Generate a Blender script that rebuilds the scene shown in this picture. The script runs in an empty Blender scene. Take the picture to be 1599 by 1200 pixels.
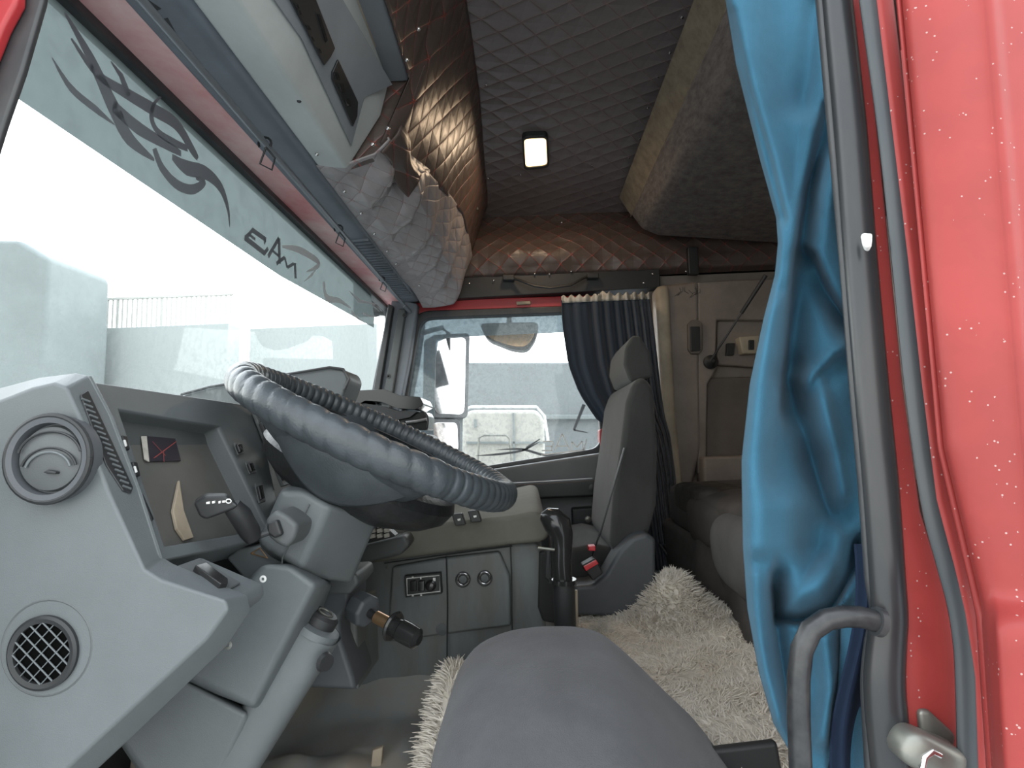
import bpy, bmesh, math, random
from mathutils import Vector, Matrix, noise
random.seed(7)
C = bpy.context.scene
COL = C.collection
# ------------------------------------------------------------------ camera
F = 850.0; CX, CY = 799.5, 600.0
EYE = Vector((0, 0, 1.0))
pitch, yaw, roll = math.radians(6.2), math.radians(-1.3), math.radians(2.0)
fw = Vector((math.sin(yaw)*math.cos(pitch), math.cos(yaw)*math.cos(pitch), math.sin(pitch)))
r0 = fw.cross(Vector((0, 0, 1))).normalized(); u0 = r0.cross(fw).normalized()
RT = (r0*math.cos(roll) - u0*math.sin(roll)).normalized()
UP = (r0*math.sin(roll) + u0*math.cos(roll)).normalized()
cam = bpy.data.cameras.new('camera'); cam.sensor_width = 36; cam.lens = F/1599*36
cam.clip_start = 0.02; cam.clip_end = 300
co = bpy.data.objects.new('camera', cam); COL.objects.link(co)
co.matrix_world = Matrix(((RT.x, UP.x, -fw.x, EYE.x), (RT.y, UP.y, -fw.y, EYE.y), (RT.z, UP.z, -fw.z, EYE.z), (0, 0, 0, 1)))
C.camera = co
# ------------------------------------------------------------------ light
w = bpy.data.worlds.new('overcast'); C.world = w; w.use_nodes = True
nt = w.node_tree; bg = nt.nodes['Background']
tc = nt.nodes.new('ShaderNodeTexCoord'); sx = nt.nodes.new('ShaderNodeSeparateXYZ')
mr = nt.nodes.new('ShaderNodeMapRange'); mr.inputs[1].default_value = -0.1; mr.inputs[2].default_value = 0.9
cr = nt.nodes.new('ShaderNodeMix'); cr.data_type = 'RGBA'
cr.inputs[6].default_value = (0.94, 0.95, 0.905, 1); cr.inputs[7].default_value = (0.82, 0.90, 1.0, 1)
nt.links.new(tc.outputs['Generated'], sx.inputs[0]); nt.links.new(sx.outputs[2], mr.inputs[0])
nt.links.new(mr.outputs[0], cr.inputs[0]); nt.links.new(cr.outputs[2], bg.inputs[0])
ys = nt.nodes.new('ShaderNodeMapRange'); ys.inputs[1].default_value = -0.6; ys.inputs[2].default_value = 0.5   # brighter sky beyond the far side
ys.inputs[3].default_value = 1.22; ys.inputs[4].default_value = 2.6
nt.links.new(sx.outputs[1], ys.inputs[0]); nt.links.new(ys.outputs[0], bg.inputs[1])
C.view_settings.view_transform = 'Standard'; C.view_settings.look = 'None'
C.view_settings.gamma = 1; C.view_settings.use_curve_mapping = False
C.view_settings.exposure = 1.4

# ------------------------------------------------------------------ projection helpers
def ray(px, py):
    return (fw + RT*((px-CX)/F) - UP*((py-CY)/F))
def P(px, py, Y):                      # point of the place at distance Y across the cab
    d = ray(px, py); return EYE + d*(Y/d.y)
def hit(px, py, p0, n):                # point where a sight line meets a real surface plane
    d = ray(px, py); n = Vector(n); return EYE + d*((Vector(p0)-EYE).dot(n)/d.dot(n))
def HZ(px, py, z): return hit(px, py, (0, 0, z), (0, 0, 1))
def HX(px, py, x): return hit(px, py, (x, 0, 0), (1, 0, 0))
def XZ(pts, Y): return [(p.x, p.z) for p in (P(a, b, Y) for a, b in pts)]

# ------------------------------------------------------------------ materials
def mat(name, col, rough=0.5, metal=0.0, spec=0.5, var=0.0, vscale=8.0, bump=0.0, bscale=400.0, vcol=None, coat=0.0, sheen=0.0, aniso=(1, 1, 1)):
    m = bpy.data.materials.new(name); m.use_nodes = True
    n = m.node_tree; b = n.nodes['Principled BSDF']
    b.inputs['Base Color'].default_value = (*col, 1); b.inputs['Roughness'].default_value = rough
    b.inputs['Metallic'].default_value = metal; b.inputs['Specular IOR Level'].default_value = spec
    b.inputs['Coat Weight'].default_value = coat
    if sheen: b.inputs['Sheen Weight'].default_value = sheen
    t = n.nodes.new('ShaderNodeTexCoord'); mp = n.nodes.new('ShaderNodeMapping'); mp.inputs['Scale'].default_value = aniso
    n.links.new(t.outputs['Object'], mp.inputs[0])
    if var:
        no = n.nodes.new('ShaderNodeTexNoise'); no.inputs['Scale'].default_value = vscale; no.inputs['Detail'].default_value = 6
        no.inputs['Roughness'].default_value = 0.65
        n.links.new(mp.outputs[0], no.inputs[0])
        r = n.nodes.new('ShaderNodeMapRange'); r.inputs[1].default_value = 0.35; r.inputs[2].default_value = 0.65
        n.links.new(no.outputs[0], r.inputs[0])
        x = n.nodes.new('ShaderNodeMix'); x.data_type = 'RGBA'
        x.inputs[6].default_value = (*col, 1)
        x.inputs[7].default_value = (*(vcol or [c*(1-var) for c in col]), 1)
        n.links.new(r.outputs[0], x.inputs[0]); n.links.new(x.outputs[2], b.inputs['Base Color'])
    if bump:
        no = n.nodes.new('ShaderNodeTexNoise'); no.inputs['Scale'].default_value = bscale; no.inputs['Detail'].default_value = 3
        n.links.new(mp.outputs[0], no.inputs[0])
        bp = n.nodes.new('ShaderNodeBump'); bp.inputs['Strength'].default_value = bump; bp.inputs['Distance'].default_value = 0.001
        n.links.new(no.outputs[0], bp.inputs['Height']); n.links.new(bp.outputs[0], b.inputs['Normal'])
    return m

def quilt(name, col, k=13.0, stitch=(0.30, 0.045, 0.03), rough=0.42, stretch=0.9, amt=0.35):
    """quilted leatherette: diamonds with stitched lines, in surface metres"""
    m = bpy.data.materials.new(name); m.use_nodes = True
    n = m.node_tree; b = n.nodes['Principled BSDF']; L = n.links.new
    uv = n.nodes.new('ShaderNodeUVMap'); s = n.nodes.new('ShaderNodeSeparateXYZ'); L(uv.outputs[0], s.inputs[0])
    def M(op, a, c=None, d=None):
        q = n.nodes.new('ShaderNodeMath'); q.operation = op
        for i, v in enumerate((a, c, d)):
            if v is None: continue
            if isinstance(v, (int, float)): q.inputs[i].default_value = v
            else: L(v, q.inputs[i])
        return q.outputs[0]
    nz = n.nodes.new('ShaderNodeTexNoise'); nz.inputs['Scale'].default_value = 5; L(uv.outputs[0], nz.inputs[0])
    wob = M('MULTIPLY', M('SUBTRACT', nz.outputs[0], 0.5), 0.03)
    u_ = M('ADD', M('MULTIPLY', s.outputs[0], k*stretch), M('MULTIPLY', wob, k)); v_ = M('MULTIPLY', s.outputs[1], k)
    a = M('ADD', u_, v_); c = M('SUBTRACT', u_, v_)
    da = M('PINGPONG', a, 0.5); dc = M('PINGPONG', c, 0.5)
    mn = M('MINIMUM', da, dc)
    h = M('POWER', M('MULTIPLY', mn, 2.0), 0.45)
    stx = M('LESS_THAN', mn, 0.035)
    cr_ = M('LESS_THAN', M('ADD', da, dc), 0.16)
    dash = M('GREATER_THAN', M('FRACT', M('MULTIPLY', s.outputs[1], 260.0)), 0.42)
    mask = M('MULTIPLY', M('MULTIPLY', stx, dash), M('MULTIPLY_ADD', cr_, 0.75, amt))
    x = n.nodes.new('ShaderNodeMix'); x.data_type = 'RGBA'
    x.inputs[6].default_value = (*col, 1); x.inputs[7].default_value = (*stitch, 1)
    L(mask, x.inputs[0]); L(x.outputs[2], b.inputs['Base Color'])
    bp = n.nodes.new('ShaderNodeBump'); bp.inputs['Strength'].default_value = 1.0; bp.inputs['Distance'].default_value = 0.0035
    L(h, bp.inputs['Height'])
    n2 = n.nodes.new('ShaderNodeTexNoise'); n2.inputs['Scale'].default_value = 55; n2.inputs['Detail'].default_value = 4; L(uv.outputs[0], n2.inputs[0])
    b2 = n.nodes.new('ShaderNodeBump'); b2.inputs['Strength'].default_value = 0.25; b2.inputs['Distance'].default_value = 0.004
    L(n2.outputs[0], b2.inputs['Height']); L(bp.outputs[0], b2.inputs['Normal']); L(b2.outputs[0], b.inputs['Normal'])
    b.inputs['Roughness'].default_value = rough
    return m

def glassy(name, tint, tr=0.9, rough=0.02, frost=0.0, fscale=60, fcol=(0.75, 0.8, 0.78), zlo=None, zhi=None, speck=0.0):
    """thin glass: clear + reflection + a dirt / frost layer that scatters"""
    m = bpy.data.materials.new(name); m.use_nodes = True
    n = m.node_tree; n.nodes.remove(n.nodes['Principled BSDF']); out = n.nodes['Material Output']; L = n.links.new
    T = n.nodes.new('ShaderNodeBsdfTransparent'); T.inputs[0].default_value = (*tint, 1)
    G = n.nodes.new('ShaderNodeBsdfGlossy'); G.inputs['Roughness'].default_value = rough; G.inputs[0].default_value = (.9, .95, .95, 1)
    fr = n.nodes.new('ShaderNodeLayerWeight'); fr.inputs[0].default_value = 0.5
    pw = n.nodes.new('ShaderNodeMath'); pw.operation = 'POWER'; pw.inputs[1].default_value = 6; L(fr.outputs['Facing'], pw.inputs[0])
    ma = n.nodes.new('ShaderNodeMath'); ma.operation = 'MULTIPLY_ADD'; ma.inputs[1].default_value = 0.35; ma.inputs[2].default_value = 0.035; L(pw.outputs[0], ma.inputs[0])
    m1 = n.nodes.new('ShaderNodeMixShader'); L(ma.outputs[0], m1.inputs[0]); L(T.outputs[0], m1.inputs[1]); L(G.outputs[0], m1.inputs[2])
    last = m1
    if frost or tr < 1:
        D = n.nodes.new('ShaderNodeBsdfTranslucent'); D.inputs[0].default_value = (*fcol, 1)
        D2 = n.nodes.new('ShaderNodeBsdfDiffuse'); D2.inputs[0].default_value = (*fcol, 1)
        md = n.nodes.new('ShaderNodeMixShader'); md.inputs[0].default_value = 0.35; L(D.outputs[0], md.inputs[1]); L(D2.outputs[0], md.inputs[2])
        m2 = n.nodes.new('ShaderNodeMixShader'); L(last.outputs[0], m2.inputs[1]); L(md.outputs[0], m2.inputs[2])
        t = n.nodes.new('ShaderNodeTexCoord')
        no = n.nodes.new('ShaderNodeTexNoise'); no.inputs['Scale'].default_value = fscale; no.inputs['Detail'].default_value = 5; no.inputs['Roughness'].default_value = 0.7
        L(t.outputs['Object'], no.inputs[0])
        r = n.nodes.new('ShaderNodeMapRange'); r.inputs[1].default_value = 0.45; r.inputs[2].default_value = 0.62
        r.inputs[3].default_value = 1-tr; r.inputs[4].default_value = min(1, 1-tr+frost)
        L(no.outputs[0], r.inputs[0]); f = r.outputs[0]
        if zlo is not None:
            s = n.nodes.new('ShaderNodeSeparateXYZ'); L(t.outputs['Object'], s.inputs[0])
            z = n.nodes.new('ShaderNodeMapRange'); z.inputs[1].default_value = zlo; z.inputs[2].default_value = zhi; z.inputs[3].default_value = 1; z.inputs[4].default_value = 0.12
            L(s.outputs[2], z.inputs[0]); q = n.nodes.new('ShaderNodeMath'); q.operation = 'MULTIPLY'; L(f, q.inputs[0]); L(z.outputs[0], q.inputs[1]); f = q.outputs[0]
        L(f, m2.inputs[0]); last = m2
    L(last.outputs[0], out.inputs[0])
    return m

def emis(name, col, s):
    m = bpy.data.materials.new(name); m.use_nodes = True; b = m.node_tree.nodes['Principled BSDF']
    b.inputs['Base Color'].default_value = (*col, 1); b.inputs['Emission Color'].default_value = (*col, 1); b.inputs['Emission Strength'].default_value = s
    return m

def redpaint(name):
    m = mat(name, (0.34, 0.045, 0.040), 0.55, spec=0.32, coat=0.05, var=0.25, vscale=5)
    n = m.node_tree; b = n.nodes['Principled BSDF']; L = n.links.new
    t = n.nodes.new('ShaderNodeTexCoord'); v = n.nodes.new('ShaderNodeTexVoronoi'); v.inputs['Scale'].default_value = 210; v.inputs['Randomness'].default_value = 1
    no = n.nodes.new('ShaderNodeTexNoise'); no.inputs['Scale'].default_value = 40; L(t.outputs['Object'], no.inputs[0]); L(t.outputs['Object'], v.inputs[0])
    c1 = n.nodes.new('ShaderNodeMath'); c1.operation = 'LESS_THAN'; c1.inputs[1].default_value = 0.14; L(v.outputs['Distance'], c1.inputs[0])
    c2 = n.nodes.new('ShaderNodeMath'); c2.operation = 'GREATER_THAN'; c2.inputs[1].default_value = 0.54; L(no.outputs[0], c2.inputs[0])
    c3 = n.nodes.new('ShaderNodeMath'); c3.operation = 'MULTIPLY'; L(c1.outputs[0], c3.inputs[0]); L(c2.outputs[0], c3.inputs[1])
    x = n.nodes.new('ShaderNodeMix'); x.data_type = 'RGBA'; x.inputs[7].default_value = (0.42, 0.28, 0.26, 1)
    src = b.inputs['Base Color'].links[0].from_socket; L(src, x.inputs[6]); L(c3.outputs[0], x.inputs[0]); L(x.outputs[2], b.inputs['Base Color'])
    return m

G = {}
G['dash'] = mat('dash_plastic', (0.120, 0.134, 0.138), 0.5, var=0.16, vscale=6, bump=0.25, bscale=900)
G['dash2'] = mat('dash_plastic_dark', (0.093, 0.101, 0.102), 0.55, var=0.2, vscale=9, bump=0.2, bscale=900)
G['recess'] = mat('recess_plastic', (0.130, 0.130, 0.120), 0.42, var=0.25, vscale=7)
G['console'] = mat('console_plastic', (0.128, 0.146, 0.150), 0.5, var=0.3, vscale=7, vcol=(0.103, 0.106, 0.096), aniso=(2.5, 2.5, .6))
G['contop'] = mat('console_top_plastic', (0.161, 0.156, 0.134), 0.85, spec=.15, var=0.25, vscale=6)
G['black'] = mat('black_plastic', (0.021, 0.022, 0.023), 0.5, var=0.2)
G['gloss'] = mat('glossy_black', (0.02, 0.02, 0.02), 0.15)
G['barm'] = mat('scuffed_black_tube', (0.013, 0.014, 0.016), 0.35, var=.5, vscale=60, vcol=(0.036, 0.036, 0.036))
G['cardm'] = mat('dark_card', (0.03, 0.026, 0.033), 0.5)
G['doorp'] = mat('door_plastic', (0.107, 0.114, 0.118), 0.5, var=.2)
G['lightin'] = mat('pale_bounce_lining', (0.55, 0.52, 0.48), 0.8)  # hidden walls made pale to bounce light into the cab
G['rubber'] = mat('black_rubber', (0.026, 0.028, 0.032), 0.42, var=0.3, vscale=12, vcol=(0.048, 0.048, 0.048))
G['seal'] = mat('seal_rubber', (0.017, 0.020, 0.024), 0.3, var=0.4, vscale=14, vcol=(0.036, 0.036, 0.036), aniso=(1, 1, .25))
G['void'] = mat('unlit_hole', (0.004, 0.004, 0.004), 1.0, spec=0.0)
G['wstrip'] = mat('weather_strip_rubber', (0.036, 0.046, 0.054), 0.4, var=0.3, vscale=14, vcol=(0.055, 0.06, 0.062), aniso=(1, 1, .25))
G['leather'] = mat('wheel_leather', (0.053, 0.063, 0.070), 0.36, var=0.3, vscale=25, bump=0.4, bscale=350)
G['hub'] = mat('hub_plastic', (0.015, 0.017, 0.019), 0.38, var=0.6, vscale=22, vcol=(0.008, 0.008, 0.007), bump=.6, bscale=160)
# paint with pale salt specks
G['red'] = redpaint('red_paint')
G['redin'] = mat('red_inner_paint', (0.42, 0.03, 0.035), 0.4, var=0.2)
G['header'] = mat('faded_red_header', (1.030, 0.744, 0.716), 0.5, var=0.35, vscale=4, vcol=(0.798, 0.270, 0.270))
G['trimblue'] = mat('header_trim', (0.184, 0.209, 0.239), 0.55, var=0.2)
G['ohead'] = mat('overhead_plastic', (0.468, 0.496, 0.481), 0.55, var=0.15, vscale=7)
G['oheadd'] = mat('overhead_plastic_dark', (0.231, 0.248, 0.264), 0.6, var=0.15)
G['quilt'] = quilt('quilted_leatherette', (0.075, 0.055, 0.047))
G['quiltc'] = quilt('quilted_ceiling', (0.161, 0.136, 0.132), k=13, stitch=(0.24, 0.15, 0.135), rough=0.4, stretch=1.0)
G['quilt_lit'] = quilt('quilted_soffit_lit', (0.286, 0.260, 0.260), k=15, stitch=(0.3, 0.15, 0.13), rough=0.42, stretch=1.0, amt=.15)  # underside paler than the shelf face: windscreen light put into the colour
G['chrome'] = mat('bright_metal', (0.75, 0.75, 0.74), 0.22, metal=1)
G['dull'] = mat('dull_metal', (0.270, 0.270, 0.239), 0.45, metal=0.7, var=.3)
G['alu'] = mat('rail_metal', (0.25, 0.27, 0.29), 0.35, metal=0.6)
G['white'] = mat('white_plastic', (0.75, 0.75, 0.72), 0.4)
G['blue'] = mat('blue_cloth', (0.042, 0.132, 0.201), 0.9, spec=.1, sheen=0.08, var=0.12, vscale=30, bump=0.5, bscale=1500)
G['indigo'] = mat('indigo_cloth', (0.017, 0.028, 0.056), 0.85, spec=.15, var=0.12, vscale=30)
G['navy'] = mat('navy_cloth', (0.026, 0.038, 0.057), 0.85, spec=.2, sheen=0.2, bump=0.4, bscale=1200)
G['tape'] = mat('curtain_tape', (0.55, 0.52, 0.46), 0.8, var=.3, vscale=60)
G['seatcl'] = mat('seat_cloth', (0.055, 0.056, 0.053), 0.9, spec=.2, sheen=.15, var=0.3, vscale=9, bump=0.7, bscale=900, aniso=(1, 1, .5))
G['seatf'] = mat('driver_seat_cloth', (0.098, 0.098, 0.104), 0.92, spec=.15, sheen=.2, var=0.22, vscale=13, bump=0.8, bscale=700)
G['seatp'] = mat('seat_plastic', (0.080, 0.087, 0.095), 0.5, var=.2)
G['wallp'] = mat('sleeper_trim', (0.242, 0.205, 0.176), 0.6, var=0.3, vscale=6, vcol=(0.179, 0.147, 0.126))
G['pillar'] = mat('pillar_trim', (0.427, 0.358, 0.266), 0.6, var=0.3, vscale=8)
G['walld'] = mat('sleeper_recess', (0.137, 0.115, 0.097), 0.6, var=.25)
G['bunk'] = mat('bunk_fabric', (0.168, 0.144, 0.130), 0.9, spec=.1, var=0.5, vscale=28, vcol=(0.099, 0.085, 0.080), bump=.8, bscale=300, aniso=(1, 1, 3))
G['bunke'] = mat('bunk_edge_fabric', (0.203, 0.170, 0.124), 0.85, spec=.15, var=0.4, vscale=30, vcol=(0.135, 0.112, 0.083), bump=.8, bscale=90)
G['rug'] = mat('rug_wool', (0.836, 0.793, 0.717), 0.95, spec=.1, var=0.5, vscale=7, vcol=(0.722, 0.653, 0.555))
G['rugb'] = mat('rug_backing', (0.765, 0.711, 0.621), 0.95, spec=.1, var=.4, vscale=40, bump=1, bscale=120)
G['mat'] = mat('floor_mat', (0.288, 0.312, 0.320), 0.42, var=0.5, vscale=7, vcol=(0.352, 0.320, 0.264), bump=.5, bscale=60)
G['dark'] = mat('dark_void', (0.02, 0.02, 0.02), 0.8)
G['bed'] = mat('grey_bedding', (0.087, 0.078, 0.072), 0.9, spec=.1, var=.25, vscale=12)
G['bedd'] = mat('dark_bedding', (0.038, 0.035, 0.032), 0.9, spec=.1, var=.5, vscale=30, vcol=(0.070, 0.063, 0.056))
G['pale'] = mat('pale_pillow', (0.110, 0.105, 0.102), 0.9, spec=.1, var=.2)
G['redpl'] = mat('red_plastic', (0.6, 0.03, 0.04), 0.35)
G['brass_refl'] = mat('worn_brass_and_reflection', (0.7, 0.45, 0.25), 0.3, metal=.9)
G['wind'] = glassy('windscreen_glass', (0.96, 0.98, 0.97), 0.94, frost=0.55, fscale=70, zlo=1.0, zhi=1.24, fcol=(0.24, 0.265, 0.26))
G['side'] = glassy('door_glass', (0.93, 0.95, 0.95), 0.90, frost=0.30, fscale=60, fcol=(0.22, 0.235, 0.235))
G['strip'] = glassy('sun_strip_film', (0.10, 0.12, 0.12), 0.22, frost=0.08, fscale=20, fcol=(0.105, 0.125, 0.127))
G['smoke'] = glassy('smoked_deflector', (0.30, 0.34, 0.36), 0.7, frost=0.05, fcol=(0.4, 0.45, 0.47))
G['decal'] = mat('decal_vinyl', (0.189, 0.210, 0.231), 0.6)
G['decalf'] = mat('decal_vinyl_faded', (0.75, 0.80, 0.80), 0.6)
G['ground'] = mat('trampled_snow', (0.30, 0.31, 0.31), 0.9, var=.2, vscale=.6)
G['conc'] = mat('pale_concrete', (0.389, 0.420, 0.416), 0.9, var=.08, vscale=.5)
G['fence'] = mat('pale_fence', (0.486, 0.486, 0.458), 0.8)
G['block'] = mat('grey_block', (0.220, 0.250, 0.250), 0.9, var=.15, vscale=2)
G['trailer'] = mat('trailer_grey', (0.194, 0.216, 0.221), 0.8, var=.1, vscale=2)
G['cream'] = mat('cream_cab', (0.439, 0.428, 0.382), 0.6)
G['mirror'] = mat('mirror_glass', (0.95, 0.95, 0.95), 0.05, metal=1)
G['lens'] = emis('lamp_lens', (1.0, 0.66, 0.30), 1.5)

# ------------------------------------------------------------------ mesh helpers
def obj(name, verts, faces, m, parent=None, smooth=True, bevel=0, seg=3, angle=35, sub=0, solid=0):
    me = bpy.data.meshes.new(name); me.from_pydata([tuple(v) for v in verts], [], faces); me.validate(); me.update()
    bm = bmesh.new(); bm.from_mesh(me); bmesh.ops.remove_doubles(bm, verts=bm.verts, dist=1e-5)
    bmesh.ops.recalc_face_normals(bm, faces=bm.faces)
    uvl = bm.loops.layers.uv.new('UVMap')
    for f in bm.faces:
        a = [abs(c) for c in f.normal]; k = a.index(max(a))
        for l in f.loops:
            c = l.vert.co
            l[uvl].uv = (c.y, c.z) if k == 0 else ((c.x, c.z) if k == 1 else (c.x, c.y))
    bm.to_mesh(me); bm.free()
    if smooth:
        me.polygons.foreach_set('use_smooth', [True]*len(me.polygons))
        if not bevel: me.set_sharp_from_angle(angle=math.radians(angle))
    me.materials.append(m)
    o = bpy.data.objects.new(name, me); COL.objects.link(o)
    if parent: o.parent = parent
    if solid: s = o.modifiers.new('s', 'SOLIDIFY'); s.thickness = solid; s.offset = 0
    if bevel:
        b = o.modifiers.new('b', 'BEVEL'); b.width = bevel; b.segments = seg; b.limit_method = 'ANGLE'; b.angle_limit = math.radians(25)
        wn = o.modifiers.new('w', 'WEIGHTED_NORMAL')
    if sub: s = o.modifiers.new('d', 'SUBSURF'); s.levels = sub; s.render_levels = sub
    return o
def setuv(o, f):
    me = o.data; uv = me.uv_layers['UVMap'].data
    for l in me.loops: uv[l.index].uv = f(me.vertices[l.vertex_index].co)
def tag(o, label, cat, group=None, kind=None):
    o['label'] = label; o['category'] = cat
    if group: o['group'] = group
    if kind: o['kind'] = kind
    return o
def thing(name, loc, label, cat, group=None):
    o = bpy.data.objects.new(name, None); COL.objects.link(o); o.empty_display_size = .05
    o['_loc'] = 0; del o['_loc']
    return tag(o, label, cat, group)
def struct(o, label=None):
    o['kind'] = 'structure'
    if label: o['label'] = label
    return o
def sroot(name, label=None):
    o = bpy.data.objects.new(name, None); COL.objects.link(o); return struct(o, label)
class MB:
    def __init__(s): s.v = []; s.f = []
    def add(s, v, f):
        n = len(s.v); s.v += [Vector(p) for p in v]; s.f += [tuple(i+n for i in q) for q in f]; return s
    def prism(s, pts, vec):             # pts: 3-D ring, vec: extrusion
        n = len(pts); vec = Vector(vec); a = [Vector(p) for p in pts]
        return s.add(a+[p+vec for p in a], [tuple(range(n)), tuple(range(2*n-1, n-1, -1))]+[(i, (i+1) % n, n+(i+1) % n, n+i) for i in range(n)])
    def ring(s, outer, inner, vec):
        n = len(outer); vec = Vector(vec); o = [Vector(p) for p in outer]; i_ = [Vector(p) for p in inner]
        v = o+i_+[p+vec for p in o]+[p+vec for p in i_]; f = []
        for k in range(n):
            j = (k+1) % n
            f += [(k, j, n+j, n+k), (2*n+k, 3*n+k, 3*n+j, 2*n+j), (k, 2*n+k, 2*n+j, j), (n+k, n+j, 3*n+j, 3*n+k)]
        return s.add(v, f)
    def box(s, c, d, M=None):
        c = Vector(c); v = []
        for x in (-.5, .5):
            for y in (-.5, .5):
                for z in (-.5, .5):
                    p = Vector((x*d[0], y*d[1], z*d[2])); v.append(c+(M @ p if M else p))
        return s.add(v, [(0, 1, 3, 2), (4, 6, 7, 5), (0, 4, 5, 1), (2, 3, 7, 6), (0, 2, 6, 4), (1, 5, 7, 3)])
    def tube(s, pts, r, n=12, cap=True, flat=1.0, updir=None):
        pts = [Vector(p) for p in pts]; R = r if isinstance(r, (list, tuple)) else [r]*len(pts); v = []; pu = None
        for i, p in enumerate(pts):
            t = (pts[min(i+1, len(pts)-1)]-pts[max(i-1, 0)]).normalized()
            if pu is None:
                pu = updir and Vector(updir) or (Vector((0, 0, 1)) if abs(t.z) < .9 else Vector((1, 0, 0)))
            pu = (pu - t*pu.dot(t)).normalized(); sd = t.cross(pu)
            for k in range(n):
                a = 2*math.pi*k/n; v.append(p+(sd*math.cos(a)+pu*math.sin(a)*flat)*R[i])
        f = [(i*n+k, i*n+(k+1) % n, (i+1)*n+(k+1) % n, (i+1)*n+k) for i in range(len(pts)-1) for k in range(n)]
        if cap: f += [tuple(range(n)), tuple(range(len(v)-1, len(v)-n-1, -1))]
        return s.add(v, f)
    def lathe(s, prof, o, ax, n=32):    # prof: (radius, height along axis)
        o = Vector(o); ax = Vector(ax).normalized(); a = ax.orthogonal().normalized(); b = ax.cross(a); v = []
        for r, h in prof:
            for k in range(n):
                t = 2*math.pi*k/n; v.append(o+ax*h+(a*math.cos(t)+b*math.sin(t))*max(r, 1e-4))
        f = [(i*n+k, i*n+(k+1) % n, (i+1)*n+(k+1) % n, (i+1)*n+k) for i in range(len(prof)-1) for k in range(n)]
        f += [tuple(range(n)), tuple(range(len(v)-1, len(v)-n-1, -1))]
        return s.add(v, f)
    def build(s, name, m, parent=None, **k): return obj(name, s.v, s.f, m, parent, **k)
def rpoly(pts, r, n=5):                 # rounded polygon, 2-D or 3-D
    out = []; N = len(pts); rr = r if isinstance(r, (list, tuple)) else [r]*N
    for i in range(N):
        p = Vector(pts[i]); a = Vector(pts[i-1])-p; b = Vector(pts[(i+1) % N])-p
        q = min(rr[i], a.length*.45, b.length*.45); A = p+a.normalized()*q; B = p+b.normalized()*q
        for k in range(n+1):
            t = k/n; out.append((A*(1-t)**2+p*2*t*(1-t)+B*t*t))
    return out
def slab(name, px, Y0, Y1, m, parent=None, bevel=.004, seg=3, r=0, pts=None, **k):
    """solid with the outline px (read at distance Y0), running across the cab to Y1"""
    q = pts or XZ(px, Y0)
    if r: q = [tuple(v) for v in rpoly(q, r)]
    return MB().prism([(x, Y0, z) for x, z in q], (0, Y1-Y0, 0)).build(name, m, parent, bevel=bevel, seg=seg, **k)
def sect(name, q, y0, y1, m, parent=None, bevel=.004, **k):
    return MB().prism([(x, y0, z) for x, z in q], (0, y1-y0, 0)).build(name, m, parent, bevel=bevel, **k)
def grid(name, fn, nu, nv, m, parent=None, solid=0, closeu=False, sub=0, **k):
    v = [fn(i/(nu-(0 if closeu else 1)), j/(nv-1)) for j in range(nv) for i in range(nu)]
    f = [(j*nu+i, j*nu+(i+1) % nu, (j+1)*nu+(i+1) % nu, (j+1)*nu+i) for j in range(nv-1) for i in range(nu if closeu else nu-1)]
    return obj(name, v, f, m, parent, solid=solid, sub=sub, angle=80, **k)
def pillow(name, c, d, m, parent=None, e1=.45, e2=.45, M=None, ns=0.0, nf=6, n=40, warp=None):
    c = Vector(c); v = []
    sg = lambda w, e: math.copysign(abs(w)**e, w)
    nv = n//2
    for j in range(nv+1):
        ph = -math.pi/2+math.pi*j/nv
        for i in range(n):
            th = 2*math.pi*i/n
            p = Vector((sg(math.cos(ph), e1)*sg(math.cos(th), e2)*d[0]/2, sg(math.cos(ph), e1)*sg(math.sin(th), e2)*d[1]/2, sg(math.sin(ph), e1)*d[2]/2))
            if warp: p = Vector(warp(p))
            if M: p = M @ p
            if ns: p = p*(1+ns*noise.noise((p+c)*nf))
            v.append(c+p)
    f = [(j*n+i, j*n+(i+1) % n, (j+1)*n+(i+1) % n, (j+1)*n+i) for j in range(nv) for i in range(n)]
    return obj(name, v, f, m, parent, angle=75)
def ribbon(mb, pts, w, p0, n, off=.001):
    """flat stroke on a real plane (decal); w in metres per point"""
    n = Vector(n).normalized(); q = [hit(a, b, p0, n)+n*off for a, b in pts]
    # smooth
    if len(q) > 3:
        s = []
        for i in range(len(q)-1):
            a, b, c, d = q[max(i-1, 0)], q[i], q[i+1], q[min(i+2, len(q)-1)]
            for k in range(6):
                t = k/6; s.append(.5*((2*b)+(c-a)*t+(2*a-5*b+4*c-d)*t*t+(3*b-a-3*c+d)*t**3))
        s.append(q[-1]); L = len(s); W = [w[min(int(i/(L-1)*(len(w)-1)), len(w)-2)] + (w[min(int(i/(L-1)*(len(w)-1)), len(w)-2)+1]-w[min(int(i/(L-1)*(len(w)-1)), len(w)-2)])*((i/(L-1)*(len(w)-1)) % 1 if i < L-1 else 1) for i in range(L)]; q = s
    else:
        W = [w[0]]*len(q) if len(w) == 1 else w
    v = []
    for i, p in enumerate(q):
        t = (q[min(i+1, len(q)-1)]-q[max(i-1, 0)]).normalized(); sd = t.cross(n)
        v += [p+sd*W[i]/2, p-sd*W[i]/2]
    mb.add(v, [(2*i, 2*i+1, 2*i+3, 2*i+2) for i in range(len(q)-1)])

# ================================================================== SETTING
V3 = Vector
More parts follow.
